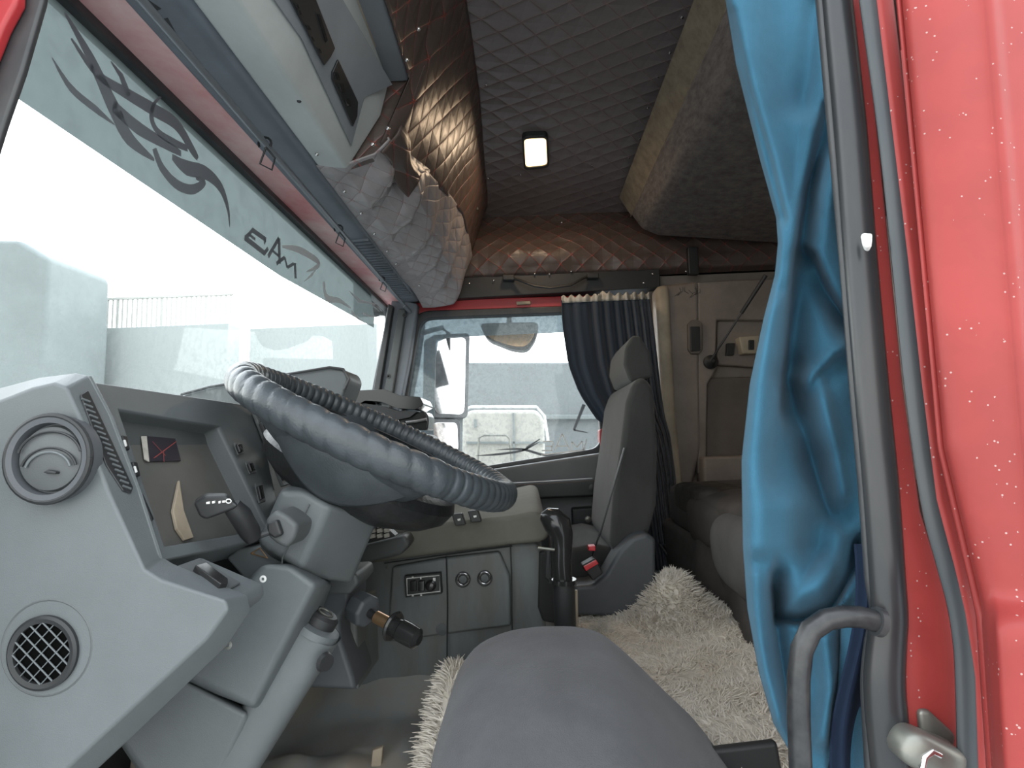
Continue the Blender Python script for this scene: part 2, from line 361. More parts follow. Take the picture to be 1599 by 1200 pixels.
# ---- outside
struct(obj('ground', [(-40, -8, -.95), (40, -8, -.95), (40, 60, -.95), (-40, 60, -.95)], [(0, 1, 2, 3)], G['ground']))
wl = thing('boundary_wall', (0, 0, 0), 'long pale concrete wall with thin railing beyond the windscreen', 'wall')
zt = P(300, 507, 6.0).z
slab('wall_panel', None, 6.0, 6.25, G['conc'], wl, pts=[(P(60, 0, 6).x, -.95), (P(368, 0, 6).x, -.95), (P(368, 0, 6).x, zt), (P(60, 0, 6).x, zt)], bevel=.01)
slab('wall_panel', None, 6.4, 6.6, G['conc'], wl, pts=[(-3.3, -.95), (-1.75, -.95), (-1.75, zt+.02), (-3.3, zt+.02)], bevel=.01)
mb = MB(); x0 = P(66, 0, 6).x; x1 = P(368, 0, 6).x
zr = P(300, 458, 6.0).z
mb.box(((x0+x1)/2, 6.1, zr), (x1-x0, .03, .025))
k = 0; x = x0
while x < x1:
    mb.box((x, 6.1, (zt+zr)/2), (.020 if k % 9 else .034, .012, zr-zt)); x += .058; k += 1
mb.build('railing', G['fence'], wl, smooth=False)
tag(slab('parked_lorry_box', [(-80, 372), (28, 374), (75, 402), (70, 520), (58, 700), (-80, 700)], 5.0, 5.8, G['block'], bevel=.05), 'grey lorry box with a sloped corner seen outside at the left edge', 'lorry')
# neighbouring lorry beyond the passenger door
tr = thing('parked_semi_trailer', (0, 0, 0), 'long grey trailer side seen through the passenger door window', 'trailer')
slab('trailer_side', [(690, 566), (1100, 566), (1100, 925), (690, 920)], 7.2, 9.0, G['trailer'], tr, bevel=.03)
slab('side_rail', [(690, 648), (1100, 648), (1100, 655), (690, 655)], 7.1, 7.2, G['block'], tr, bevel=.01)
cb = thing('cream_tractor_cab', (0, 0, 0), 'cream lorry cab with panel seams parked beyond the passenger window', 'lorry')
slab('cab_body', [(722, 648), (735, 640), (838, 640), (850, 655), (858, 1000), (718, 1000)], 5.2, 6.6, G['cream'], cb, bevel=.06)
for q in ([(800, 645), (803, 645), (805, 745), (802, 745)], [(728, 690), (852, 690), (852, 693), (728, 693)], [(740, 655), (744, 655), (744, 668), (740, 668)]):
    slab('seam', q, 5.17, 5.2, G['block'], cb, bevel=0)
mb = MB(); mb.tube([P(*a, 5.1) for a in ((722, 642), (735, 636), (838, 636), (850, 650), (856, 690))], .014); mb.build('top_rail', G['white'], cb)
mb = MB(); mb.tube([P(*a, 5.1) for a in ((745, 740), (748, 684), (756, 680), (790, 680), (796, 686), (800, 740))], .010); mb.build('handrail', G['dull'], cb)

# ---- cab shell
ZC = 2.06
cl = sroot('ceiling', 'dark quilted leatherette ceiling with small silver tacks')
def ceil(u, v):
    x = -.6+1.9*u; y = .35+1.95*v
    z = ZC-(max(0, y-1.66))*.12
    return (x, y, z+.006*noise.noise(V3((x*3, y*3, 1))))
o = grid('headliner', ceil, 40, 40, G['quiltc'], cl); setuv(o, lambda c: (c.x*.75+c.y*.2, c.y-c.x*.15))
sect('roof_skin', [(-.75, 2.10), (1.4, 2.10), (1.4, 2.14), (-.75, 2.14)], .3, 2.4, G['dark'], cl)
def tacks(parent, pts, r=.0042, n=None):
    for p in pts:
        mb = MB(); mb.lathe([(r, 0), (r*.9, r*.5), (r*.5, r*.85), (0.0001, r)], p, n or (EYE-V3(p)), 10)
        mb.build('tack', G['chrome'], parent)
def ceilhit(px, py):
    for k in range(3):
        z = ZC if k == 0 else zz
        p = HZ(px, py, z); zz = ZC-(max(0, p.y-1.66))*.12
    return p-V3((0, 0, .004))
tacks(cl, [ceilhit(*a) for a in ((1012, 166), (1065, 25), (1046, 80), (1027, 118), (999, 215), (982, 245), (759, 131), (762, 277), (813, 271), (859, 264), (924, 255))], n=(0, 0, -1))

fl = sroot('floor', 'dark floor of the lorry cab')
sect('floor_pan', [(-.8, .38), (1.4, .38), (1.4, .43), (-.8, .43)], .40, 2.4, G['mat'], fl)
wf = sroot('wall_far', 'passenger side wall of the cab with quilted upper band')
prof = [(2.29, 2.04), (2.29, 1.99), (2.27, 1.94), (2.22, 1.86), (2.205, 1.80), (2.20, 1.74), (2.21, 1.70), (2.25, 1.685)]
def qw(u, v):
    t = v*(len(prof)-1); i = min(int(t), len(prof)-2); f = t-i
    y = prof[i][0]*(1-f)+prof[i+1][0]*f; z = prof[i][1]*(1-f)+prof[i+1][1]*f; x = -.5+1.8*u
    bul = .022*math.exp(-((x-.08)/.26)**2-((z-1.775)/.05)**2)
    return (x, y-bul-.012*noise.noise(V3((x*5, z*7, 3)))-.006*noise.noise(V3((x*16, z*20, 7))), z)
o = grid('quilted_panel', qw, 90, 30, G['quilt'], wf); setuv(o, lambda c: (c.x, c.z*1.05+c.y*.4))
tacks(wf, [P(*a, 2.205) for a in ((733, 443), (771, 438), (835, 428), (858, 428), (892, 424), (1019, 428), (1071, 424), (1083, 424), (748, 401), (826, 387), (877, 348), (1005, 442))], n=(0, -1, 0))
sect('header_channel', [(-.50, 1.605), (.58, 1.62), (.58, 1.70), (-.50, 1.70)], 2.215, 2.40, G['black'], wf)
sect('outer_wall_upper', [(-.75, 1.60), (1.4, 1.60), (1.4, 2.12), (-.75, 2.12)], 2.36, 2.44, G['dark'], wf)
q = XZ([(1012, 432), (1300, 420), (1300, 1100), (1012, 1100)], 2.27)
sect('sleeper_panel', q, 2.27, 2.42, G['wallp'], wf)
slab('sleeper_pillar', [(1028, 446), (1092, 438), (1096, 700), (1082, 760), (1085, 1000), (1062, 1000), (1045, 760), (1036, 620)], 2.20, 2.28, G['wallp'], wf, bevel=.02)
slab('pillar_edge', [(1024, 446), (1046, 443), (1056, 640), (1070, 780), (1085, 930), (1062, 930), (1046, 760), (1034, 640)], 2.175, 2.27, G['pillar'], wf, bevel=.022)
# recessed panel: raised surround built round a darker, lower field
W2 = 2.205
slab('sleeper_surround', [(1090, 440), (1300, 430), (1300, 500), (1120, 500), (1118, 560), (1120, 575), (1105, 600), (1103, 740), (1090, 740)], W2, 2.28, G['wallp'], wf, bevel=.008)
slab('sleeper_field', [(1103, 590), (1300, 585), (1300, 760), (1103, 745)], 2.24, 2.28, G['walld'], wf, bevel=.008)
slab('sleeper_field', [(1120, 500), (1300, 500), (1300, 582), (1120, 570)], 2.235, 2.28, G['wallp'], wf, bevel=.008)
slab('locker_panel', [(1098, 714), (1300, 708), (1300, 768), (1100, 765)], 2.15, 2.25, G['wallp'], wf, bevel=.012)
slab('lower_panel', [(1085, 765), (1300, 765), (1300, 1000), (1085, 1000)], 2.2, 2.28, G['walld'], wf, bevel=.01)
s_ = slab('slot_bezel', [(1074, 506), (1080, 500), (1092, 500), (1097, 506), (1097, 546), (1092, 553), (1080, 553), (1075, 546)], 2.185, 2.21, G['walld'], wf, bevel=.004)
slab('slot', [(1078, 510), (1093, 510), (1094, 548), (1079, 549)], 2.180, 2.19, G['black'], s_, bevel=.003)
slab('reading_switch_bezel', [(1154, 526), (1186, 524), (1186, 552), (1160, 553)], 2.19, 2.24, G['pillar'], wf, bevel=.006)
slab('switch_key', [(1170, 531), (1178, 531), (1178, 546), (1170, 546)], 2.18, 2.20, G['black'], wf, bevel=.002)
slab('small_slot', [(1136, 536), (1148, 536), (1146, 555), (1135, 555)], 2.215, 2.24, G['black'], wf, bevel=.002)
mb = MB()
for k in range(7):
    x = 1062+k*5+random.uniform(-3, 3); y_ = 448+random.uniform(0, 8); mb.tube([P(x, y_, 2.198), P(x+random.uniform(-7, 7), y_+6, 2.197), P(x+random.uniform(-9, 9), y_+random.uniform(9, 18), 2.198)], .0008, n=5)
mb.build('scuff_marks', G['dark'], wf)
wb = struct(sect('wall_back', [(1.30, .4), (1.38, .4), (1.38, 2.12), (1.30, 2.12)], .3, 2.42, G['lightin']), 'pale rear wall of the sleeping cab')
wfr = sroot('wall_front', 'front wall of the cab above and below the windscreen')
sect('front_upper', [(-.62, 1.62), (-.56, 1.62), (-.56, 2.12), (-.72, 2.12)], .3, 2.42, G['trimblue'], wfr)
sect('front_lower', [(-.80, .4), (-.70, .4), (-.65, 1.03), (-.72, 1.03)], .3, 2.42, G['dark'], wfr)
# red painted header soffit and trim above the windscreen
WN = V3((.9987, 0, -.05)); W0 = V3((-.595, 0, 1.60))
h1 = sroot('trim_1', 'faded red painted header strip above the windscreen with dark inner trim')
sect('red_strip', [(-.592, 1.612), (-.545, 1.606), (-.50, 1.60), (-.50, 1.66), (-.592, 1.66)], .42, 2.30, G['header'], h1, bevel=.006)
sect('inner_trim', [(-.508, 1.596), (-.43, 1.60), (-.40, 1.64), (-.40, 1.70), (-.508, 1.70)], .42, 2.21, G['trimblue'], h1, bevel=.006)
ZS = 1.5975
for q in ([(221, 0), (232, 0), (252, 14), (245, 17), (234, 18), (225, 8)], [(246, 31), (262, 28), (275, 52), (256, 50)]):
    mb = MB(); a = [HZ(x, y, ZS) for x, y in q]; mb.prism(a, (0, 0, .006)); mb.build('cut_out', G['black'], h1)
for q in ((292, 79), (584, 421)):
    mb = MB(); mb.lathe([(.006, 0), (.006, .006)], HZ(*q, ZS), (0, 0, 1), 14); mb.build('screw_hole', G['black'], h1)
for k in range(22):                     # ribbed end of the trim
    pass
mb = MB()
for k in range(26):
    y = 1.50+k*.024; mb.box((-.462, y, 1.596), (.062, .006, .008))
mb.build('ribs', G['trimblue'], h1, bevel=.0015)

# ---- windscreen
ws = sroot('window_1', 'large windscreen with tinted sun strip and frosty dirt')
A = hit(610, 452, W0, WN); B = hit(584, 610, W0, WN); zb = 1.0
Bx = B + (B-A)*((B.z-zb)/(A.z-B.z))
def wp(y, z): return V3((W0.x+(z-1.6)*.05, y, z))
out = rpoly([wp(.40, 1.603), wp(A.y, 1.603), wp(Bx.y, zb), wp(.40, zb)], [.0, .09, .05, .0], 8)
obj('windscreen_pane', out, [tuple(range(len(out)))], G['wind'], ws, smooth=False)
n = len(out)
def inset(ring, c, d):
    r = []
    for p in ring:
        v = p-c; l = v.length; r.append(p+V3((0, math.copysign(min(1, abs(v.y)/.3), v.y)*d, math.copysign(min(1, abs(v.z)/.15), v.z)*d)))
    return r
c0 = wp(1.28, 1.30)
o1 = inset(out, c0, .022)
MB().ring([p+V3((-.012, 0, 0)) for p in o1], [p+V3((-.012, 0, 0)) for p in inset(out, c0, -.008)], (.03, 0, 0)).build('windscreen_seal', G['rubber'], ws, bevel=.004)
# sun strip film inside the glass
zs = lambda y: 1.435+max(0, y-1.3)*.055
fr = []
for i in range(30):
    y = .42+(2.14-.42)*i/29; fr.append((y, zs(y)))
sv = [wp(y, z)+V3((.004, 0, 0)) for y, z in fr]; st = [wp(y, 1.597 if y < 2.08 else 1.597-(y-2.08)*1.2)+V3((.004, 0, 0)) for y, z in fr]
obj('sun_strip', sv+st, [(i, i+1, 31+i, 30+i) for i in range(29)], G['strip'], ws, smooth=False)
d1 = MB(); R = lambda pts, w: ribbon(d1, pts, [a*.00125 for a in w], W0+V3((.006, 0, 0)), WN)
# tribal swirls
R([(80, 90), (110, 138), (150, 172), (178, 195)], [1, 9, 9, 1])
R([(100, 20), (140, 90), (175, 165), (200, 215), (240, 250)], [3, 14, 22, 20, 4])
R([(175, 165), (215, 200), (262, 228), (282, 240)], [16, 18, 13, 8])
R([(172, 96), (188, 118), (200, 150)], [2, 9, 12])
R([(110, 60), (150, 115), (200, 148), (240, 172), (275, 195), (300, 235), (308, 248)], [3, 10, 15, 18, 18, 15, 8])
R([(258, 145), (240, 162), (236, 185), (246, 206), (270, 222), (292, 232)], [1, 5, 9, 10, 11, 9])
R([(268, 245), (290, 262), (320, 270), (343, 292), (355, 325), (358, 355)], [8, 22, 21, 17, 9, 1])
R([(240, 232), (252, 262), (275, 288), (300, 296), (318, 284), (305, 278)], [9, 13, 15, 14, 10, 5])
d1.build('tribal_decal', G['decal'], ws, smooth=False)
d2 = MB(); R2 = lambda pts, w=8: ribbon(d2, pts, [w*.0012]*len(pts), W0+V3((.007, 0, 0)), WN)
# the mirrored letters, read from behind
R2([(381, 371), (413, 396)], 11); R2([(393, 359), (415, 375)], 10); R2([(382, 372), (388, 366)], 8); R2([(388, 366), (394, 359)], 7); R2([(388, 366), (398, 374)], 6); R2([(412, 396), (418, 388)], 8); R2([(414, 373), (412, 381)], 6)
R2([(418, 401), (435, 372)], 9); R2([(435, 372), (436, 412)], 12); R2([(424, 391), (436, 401)], 6)
R2([(431, 412), (444, 402)], 8); R2([(444, 402), (448, 418)], 8); R2([(448, 418), (458, 412)], 7); R2([(460, 411), (461, 435)], 12)
d2.build('mirrored_lettering', G['decal'], ws, smooth=False)
d3 = MB(); R3 = lambda pts, w: ribbon(d3, pts, [a*.001 for a in w], W0+V3((.006, 0, 0)), WN)
R3([(474, 440), (486, 430), (494, 420)], [1, 9, 1]); R3([(440, 385), (470, 392), (498, 412), (478, 425)], [6, 20, 18, 3])
R3([(505, 440), (510, 465), (530, 470), (548, 482)], [18, 22, 16, 4]); R3([(545, 455), (560, 470), (590, 476)], [3, 14, 1])
R3([(548, 487), (558, 497), (570, 505)], [12, 9, 1]); R3([(566, 490), (578, 494), (590, 495)], [8, 8, 1]); R3([(583, 476), (592, 482), (597, 487)], [2, 7, 1])
d3.build('faded_decal', G['decalf'], ws, smooth=False)
# far pillar
ap = sroot('trim_2', 'dark pillar between the windscreen and the passenger door')
slab('pillar_shell', [(612, 464), (652, 474), (640, 560), (616, 680), (574, 680), (590, 600)], 2.20, 2.42, G['trimblue'], ap, bevel=.008)
slab('pillar_strip', [(622, 482), (634, 482), (606, 660), (590, 660)], 2.180, 2.21, G['dash2'], ap, bevel=.006)
slab('pillar_seal', [(606, 474), (614, 478), (588, 640), (577, 640)], 2.172, 2.21, G['rubber'], ap, bevel=.005)
for q in ((632, 493), (607, 588)):
    mb = MB(); mb.lathe([(.009, 0), (.009, .004), (.004, .004), (.004, .002)], P(*q, 2.182), (0, -1, 0), 14); mb.build('screw', G['black'], ap)
# near pillar, top left corner
npil = sroot('trim_3', 'dark near windscreen pillar with red outer edge')
slab('pillar_shell', [(-160, -200), (84, -130), (66, 0), (34, 110), (4, 196), (-60, 400), (-300, 600)], .50, .508, G['rubber'], npil, bevel=.003)
slab('red_edge', [(-160, -150), (34, -150), (26, 0), (4, 40), (-40, 150), (-160, 300)], .488, .50, G['redin'], npil, bevel=.004)

# ================================================================== PASSENGER DOOR
dr = sroot('door_1', 'passenger door with black window seal and grey lower trim')
wi = [(656, 496), (925, 486), (940, 700), (612, 752)]
def offs(q, d): return [(q[0][0]-d, q[0][1]-d), (q[1][0]+d, q[1][1]-d), (q[2][0]+d, q[2][1]+d*.6), (q[3][0]-d, q[3][1]+d*.6)]
def rr(q, Y, r=.05, rb=.05): return [V3((a[0], Y, a[1])) for a in rpoly(XZ(q, Y), [r, r, rb, rb], 6)]
MB().ring(rr(offs(wi, 10), 2.24, .07), rr(offs(wi, -1), 2.24), (0, .05, 0)).build('window_seal', G['rubber'], dr, bevel=.005)
MB().ring(rr(offs(wi, 26), 2.25, .09), rr(offs(wi, 9), 2.25, .07), (0, .06, 0)).build('red_door_frame', G['redin'], dr, bevel=.006)
slab('red_sill', [(936, 672), (960, 655), (966, 740), (940, 790)], 2.235, 2.30, G['redin'], dr, bevel=.006)
slab('door_trim_upper', [(600, 772), (760, 735), (938, 708), (950, 702), (948, 760), (600, 800)], 2.16, 2.34, G['doorp'], dr, bevel=.012)
slab('armrest', [(600, 768), (928, 749), (938, 758), (932, 776), (600, 790)], 2.09, 2.2, G['black'], dr, bevel=.01)
slab('door_trim_lower', [(600, 785), (960, 768), (985, 1100), (600, 1100)], 2.17, 2.34, G['doorp'], dr, bevel=.01)
mb = MB(); mb.tube([P(a, b, 2.085) for a, b in ((770, 757), (860, 752), (925, 748))], .0035); mb.build('edge_highlight', G['alu'], dr)  # bright tube stands in for the white highlight along the shelf edge
sb = slab('door_pocket', [(893, 795), (935, 792), (935, 850), (895, 852)], 2.12, 2.2, G['black'], dr, bevel=.008)
mb = MB(); mb.lathe([(.012, 0), (.012, .012), (.006, .015)], P(918, 811, 2.12), (0, -1, 0), 16); mb.build('window_winder_knob', G['dull'], dr)
mb = MB(); mb.lathe([(.012, 0), (.014, .004), (.006, .006)], P(925, 762, 2.088), (0, -1, 0), 16); mb.build('trim_button', G['black'], dr)
slab('dome_marker', [(806, 471), (828, 470), (829, 475), (807, 476)], 2.235, 2.26, G['pillar'], dr, bevel=.003)
pg = sroot('window_2', 'passenger door window with dirty glass and lettering decals')
g2 = rr(wi, 2.27)
obj('door_pane', g2, [tuple(range(len(g2)))], G['side'], pg, smooth=False)
d4 = MB(); R4 = lambda pts, w, Y=2.262: ribbon(d4, pts, [a*.001 for a in w], (0, Y, 0), (0, -1, 0))
R4([(742, 712), (775, 710), (815, 704), (843, 690)], [1, 9, 9, 2]); R4([(775, 703), (815, 702), (850, 711), (880, 709)], [1, 10, 10, 1])
R4([(822, 700), (843, 686)], [10, 4]); R4([(912, 632), (896, 672)], [14, 10]); R4([(896, 672), (918, 676)], [7, 3])
d4.build('swirl_decal', G['decal'], pg, smooth=False)
d5 = MB(); R5 = lambda pts, w=5: ribbon(d5, pts, [w*.001]*len(pts), (0, 2.261, 0), (0, -1, 0))
R5([(848, 690), (862, 690), (862, 697), (852, 697)]); R5([(862, 697), (862, 704)]); R5([(862, 704), (846, 704)])
R5([(866, 704), (878, 678)]); R5([(878, 678), (890, 704)]); R5([(870, 697), (886, 697)])
R5([(893, 704), (893, 690)]); R5([(893, 690), (901, 699)]); R5([(901, 699), (909, 689)]); R5([(909, 689), (911, 703)])
R5([(845, 711), (912, 703)]); R5([(912, 703), (916, 686)])
d5.build('mirrored_lettering', G['white'], pg, smooth=False)
# outside the door: deflector, mirrors
df = thing('wind_deflector', (0, 0, 0), 'smoked wind deflector round the top of the passenger window', 'deflector')
MB().prism([P(a, b, 2.33) for a, b in ((650, 490), (905, 480), (960, 480), (960, 518), (905, 518), (700, 527), (684, 534), (680, 560), (676, 720), (610, 760))], (0, .004, 0)).build('tinted_shield', G['smoke'], df, smooth=False)
def rp(q, Y, r): return [tuple(v) for v in rpoly(XZ(q, Y), r)]
em = thing('door_mirror', (0, 0, 0), 'tall main and small wide-angle mirrors outside the passenger window', 'mirror')
mn = V3((.70, -.66, .16)).normalized(); m0 = P(703, 600, 2.60)       # mirrors turned towards the driver
def mplate(name, q, m, off, th, r, bevel): return MB().prism(rpoly([hit(a, b, m0+mn*off, mn) for a, b in q], r), -mn*th).build(name, m, em, bevel=bevel)
mplate('mirror_housing', [(673, 523), (734, 520), (731, 654), (671, 652)], G['seatp'], 0, .06, .035, .01)
mplate('main_mirror_glass', [(680, 530), (728, 527), (725, 648), (679, 646)], G['mirror'], .004, .008, .035, .002)
mplate('wide_angle_housing', [(670, 655), (719, 655), (720, 712), (667, 712)], G['seatp'], 0, .06, .03, .01)
mplate('wide_angle_glass', [(676, 660), (714, 660), (716, 706), (674, 704)], G['mirror'], .004, .008, .028, .002)
mb = MB(); mb.tube([P(*a, Y) for a, Y in (((660, 520), 2.40), ((690, 512), 2.62), ((700, 520), 2.64), ((700, 735), 2.64), ((690, 760), 2.60), ((650, 790), 2.40))], .012); mb.build('mirror_arm', G['seatp'], em)
km = thing('kerb_mirror', (0, 0, 0), 'rounded kerb mirror hanging above the passenger door window', 'mirror')
slab('mirror_housing', None, 2.50, 2.58, G['seatp'], km, pts=rp([(748, 505), (842, 503), (838, 528), (824, 548), (800, 546), (760, 530)], 2.50, .03), bevel=.012)
slab('mirror_face', None, 2.488, 2.50, G['brass_refl'], km, pts=rp([(754, 506), (837, 506), (833, 527), (821, 542), (800, 541), (763, 528)], 2.488, .03), bevel=.003)  # brass colour paints the brownish reflection onto the mirror face
mb = MB(); mb.tube([P(795, 512, 2.54), P(795, 452, 2.54), P(795, 440, 2.42)], .012); mb.build('bracket', G['seatp'], km)
# assist handle
ah = thing('grab_rail', (0, 0, 0), 'black curved grab rail above the passenger door', 'handle')
mb = MB(); mb.tube([P(*a, Y) for a, Y in (((798, 434), 2.20), ((812, 438), 2.17), ((835, 447), 2.15), ((860, 450), 2.15), ((890, 446), 2.15), ((908, 436), 2.17), ((922, 430), 2.20))], .008, n=12, flat=.7); mb.build('rail', G['black'], ah)
for q in ((794, 433), (926, 430)): slab('mount', [(q[0]-9, q[1]-4), (q[0]+9, q[1]-4), (q[0]+9, q[1]+4), (q[0]-9, q[1]+4)], 2.18, 2.22, G['black'], ah, bevel=.003)
# ================================================================== NEAR DOOR FRAME (right of the photo)
wn = sroot('wall_near', 'red outer cab side and door frame beside the open driver door')
def strip(name, rows, Y0, Y1, m, parent, bevel=.003, seg=3, bulge=0):
    """long solid strip: rows of (xl, xr, y) read at distance Y0"""
    L = [P(a, y, Y0) for a, b, y in rows]; Rr = [P(b, y, Y0) for a, b, y in rows]
    return MB().prism(L+Rr[::-1], (0, Y1-Y0, 0)).build(name, m, parent, bevel=bevel, seg=seg)
def tubestrip(name, rows, Y, m, parent, flat=1.0):
    pts = [P((a+b)/2, y, Y) for a, b, y in rows]; r = [(P(b, y, Y)-P(a, y, Y)).length/2 for a, b, y in rows]
    s, rs = [], []
    for i in range(len(pts)-1):
        a, b, c, d = pts[max(i-1, 0)], pts[i], pts[i+1], pts[min(i+2, len(pts)-1)]
        for k in range(5):
            t = k/5; s.append(.5*((2*b)+(c-a)*t+(2*a-5*b+4*c-d)*t*t+(3*b-a-3*c+d)*t**3)); rs.append(r[i]*(1-t)+r[i+1]*t)
    s.append(pts[-1]); rs.append(r[-1])
    return MB().tube(s, rs, n=16, flat=flat, updir=(0, 1, 0)).build(name, m, parent)
tubestrip('door_seal', [(1282, 1326, -40), (1284, 1330, 0), (1302, 1352, 200), (1318, 1368, 400), (1334, 1386, 600), (1348, 1402, 760), (1358, 1412, 900), (1362, 1416, 960), (1356, 1414, 1000), (1350, 1412, 1060), (1352, 1416, 1120), (1360, 1424, 1200), (1366, 1430, 1260)], .44, G['seal'], wn, flat=.7)
tubestrip('seal_lip', [(1270, 1286, -40), (1274, 1291, 0), (1292, 1307, 200), (1310, 1324, 400), (1326, 1340, 600), (1340, 1354, 760), (1350, 1364, 900), (1358, 1368, 960), (1350, 1362, 1000), (1344, 1356, 1060), (1346, 1360, 1120), (1354, 1370, 1260)], .445, G['rubber'], wn, flat=1)
strip('jamb', [(1318, 1350, -60), (1338, 1372, 200), (1356, 1392, 400), (1372, 1412, 600), (1390, 1440, 800), (1400, 1490, 960), (1404, 1508, 1060), (1412, 1520, 1280)], .437, .446, G['red'], wn, bevel=.003)
tubestrip('weather_strip', [(1334, 1368, -60), (1342, 1374, 0), (1370, 1404, 200), (1392, 1428, 400), (1412, 1450, 600), (1437, 1473, 780), (1462, 1500, 880), (1478, 1518, 940), (1488, 1528, 1000), (1492, 1532, 1060), (1496, 1536, 1200), (1498, 1540, 1260)], .418, G['wstrip'], wn, flat=.5)
strip('panel_edge', [(1364, 1392, -60), (1394, 1424, 200), (1418, 1446, 400), (1440, 1468, 600), (1464, 1490, 780), (1490, 1516, 880), (1508, 1536, 960), (1524, 1550, 1060), (1532, 1562, 1280)], .412, .43, G['red'], wn, bevel=.004)
# outer skin: slightly bellied with a step along the waist
def skin(u, v):
    y = -80+1380*v
    xl = 1388+ (y*.095 if y < 700 else 66.5+(y-700)*.24 if y < 960 else 129+(y-960)*.07)+12
    px = xl+(1720-xl)*u
    st = 1/(1+math.exp(-(y-958)/9)); Y = .398-.022*(1-math.exp(-u*9))-st*.028*min(1, u*6)+.009*math.exp(-((px-xl-9)/5)**2)
    rib = .003*math.exp(-((px-(1545+(y*.085)))/9)**2)
    return P(px, y, Y-rib)
grid('outer_skin', skin, 150, 120, G['red'], wn, solid=.004)
# the rest of the side behind the skin
sect('side_body', [(.43, .35), (1.4, .35), (1.4, 2.12), (.43, 2.12)], .412, .45, G['lightin'], wn)
sect('side_paint', [(.425, .30), (1.4, .30), (1.4, 2.12), (.425, 2.12)], .385, .41, G['red'], wn)
sect('roof_edge', [(-.75, 1.98), (1.4, 1.98), (1.4, 2.12), (-.75, 2.12)], .34, .45, G['redin'], wn)
lt = thing('door_striker', (0, 0, 0), 'worn pale metal door striker at the foot of the red jamb', 'striker')
pillow('striker_body', P(1446, 1172, .425), (.045, .03, .026), G['dull'], lt, M=Matrix.Rotation(math.radians(25), 3, 'Y'), e1=.6, e2=.6, ns=.2, nf=40)
mb = MB(); mb.tube([P(*a, .41) for a in ((1440, 1200), (1444, 1182), (1456, 1174), (1468, 1180))], .0022); mb.build('spring_wire', G['chrome'], lt)
slab('striker_plate', [(1436, 1112), (1452, 1110), (1495, 1150), (1490, 1180), (1440, 1150)], .433, .44, G['dull'], lt, bevel=.003)
pillow('paint_chip', P(1354, 378, .418), (.006, .006, .012), G['white'], wn, ns=.4, nf=200)

# ================================================================== BLUE CURTAIN
def lerp_rows(rows, y):
    for i in range(len(rows)-1):
        if y <= rows[i+1][0]:
            t = (y-rows[i][0])/(rows[i+1][0]-rows[i][0]); t = max(0, min(1, t)); t2 = t
            return [rows[i][k]*(1-t2)+rows[i+1][k]*t2 for k in range(1, len(rows[i]))]
    return list(rows[-1][1:])
brows = [(-80, 1128, 1300), (0, 1134, 1302), (100, 1150, 1310), (250, 1188, 1322), (340, 1213, 1330), (380, 1216, 1334), (430, 1211, 1338), (500, 1193, 1346), (600, 1172, 1356), (720, 1159, 1362),
         (850, 1161, 1368), (950, 1168, 1368), (1050, 1186, 1366), (1130, 1209, 1364), (1180, 1238, 1362), (1240, 1262, 1362)]
def segd(px, py, pl):
    best = 1e9; sd = 0; L0 = 0
    for i in range(len(pl)-1):
        ax, ay = pl[i]; bx, by = pl[i+1]; dx, dy = bx-ax, by-ay; t = ((px-ax)*dx+(py-ay)*dy)/(dx*dx+dy*dy); tt = max(0, min(1, t))
        qx, qy = ax+dx*tt, ay+dy*tt; d = math.hypot(px-qx, py-qy)
        if d < best: best = d; sd = (dx*(py-ay)-dy*(px-ax))/math.hypot(dx, dy)
    return best, sd                            # + on the left of a line that runs downward
folds = [  # polyline, amplitude towards camera, width+ side, width- side
    ([(1140, 20), (1165, 130), (1200, 250), (1222, 340)], -.016, 16, 7),
    ([(1272, 0), (1262, 120), (1246, 210), (1228, 330), (1215, 450)], -.012, 20, 14),
    ([(1292, 170), (1262, 300), (1243, 420), (1230, 560), (1224, 640)], -.030, 5, 26),
    ([(1250, 200), (1236, 300), (1222, 400), (1198, 540), (1184, 700), (1182, 850)], .022, 26, 26),
    ([(1300, 260), (1280, 340), (1268, 420)], .020, 22, 22),
    ([(1268, 405), (1290, 455), (1318, 500), (1336, 520)], -.034, 22, 9),
    ([(1320, 545), (1285, 580), (1258, 596), (1236, 590)], .014, 16, 16),
    ([(1336, 552), (1310, 560), (1276, 592)], -.020, 7, 20),
    ([(1232, 590), (1248, 640), (1270, 720), (1300, 800)], -.030, 20, 34),
    ([(1276, 600), (1296, 680), (1312, 770)], .020, 28, 14),
    ([(1275, 720), (1278, 790), (1272, 850)], -.026, 38, 30),
    ([(1225, 800), (1226, 900), (1240, 935), (1300, 915)], .030, 40, 40),
    ([(1208, 900), (1212, 966), (1250, 970), (1300, 948), (1334, 890), (1345, 860)], -.036, 4, 24),
    ([(1206, 920), (1216, 1010), (1228, 1090), (1240, 1160)], -.020, 8, 14),
    ([(1290, 1000), (1300, 1080), (1285, 1150)], .020, 18, 18),
    ([(1318, 960), (1320, 1040), (1308, 1100), (1300, 1200)], -.034, 7, 14),
    ([(1180, 900), (1190, 1020), (1215, 1120)], .014, 16, 16),
]
def bcurt(u, v):
    y = -80+1310*v; a, b = lerp_rows(brows, y); px = a+(b-a)*u
    h = 0
    for pl, am, wl_, wr_ in folds:
        if y < pl[0][1]-90 and y < pl[-1][1]-90 or y > max(pl[-1][1], pl[0][1])+90: continue
        d, pd = segd(px, y, pl); k = .5+.5*math.tanh(pd/7); w_ = wl_*k+wr_*(1-k)
        h += 1.2*am*math.exp(-(d/w_)**2)
    h += .008*math.sin(u*9+v*3)
    h -= .03*max(0, 1-u/.07)**2
    return h
BU, BV = 110, 420
H = [[bcurt(i/(BU-1), j/(BV-1)) for i in range(BU)] for j in range(BV)]
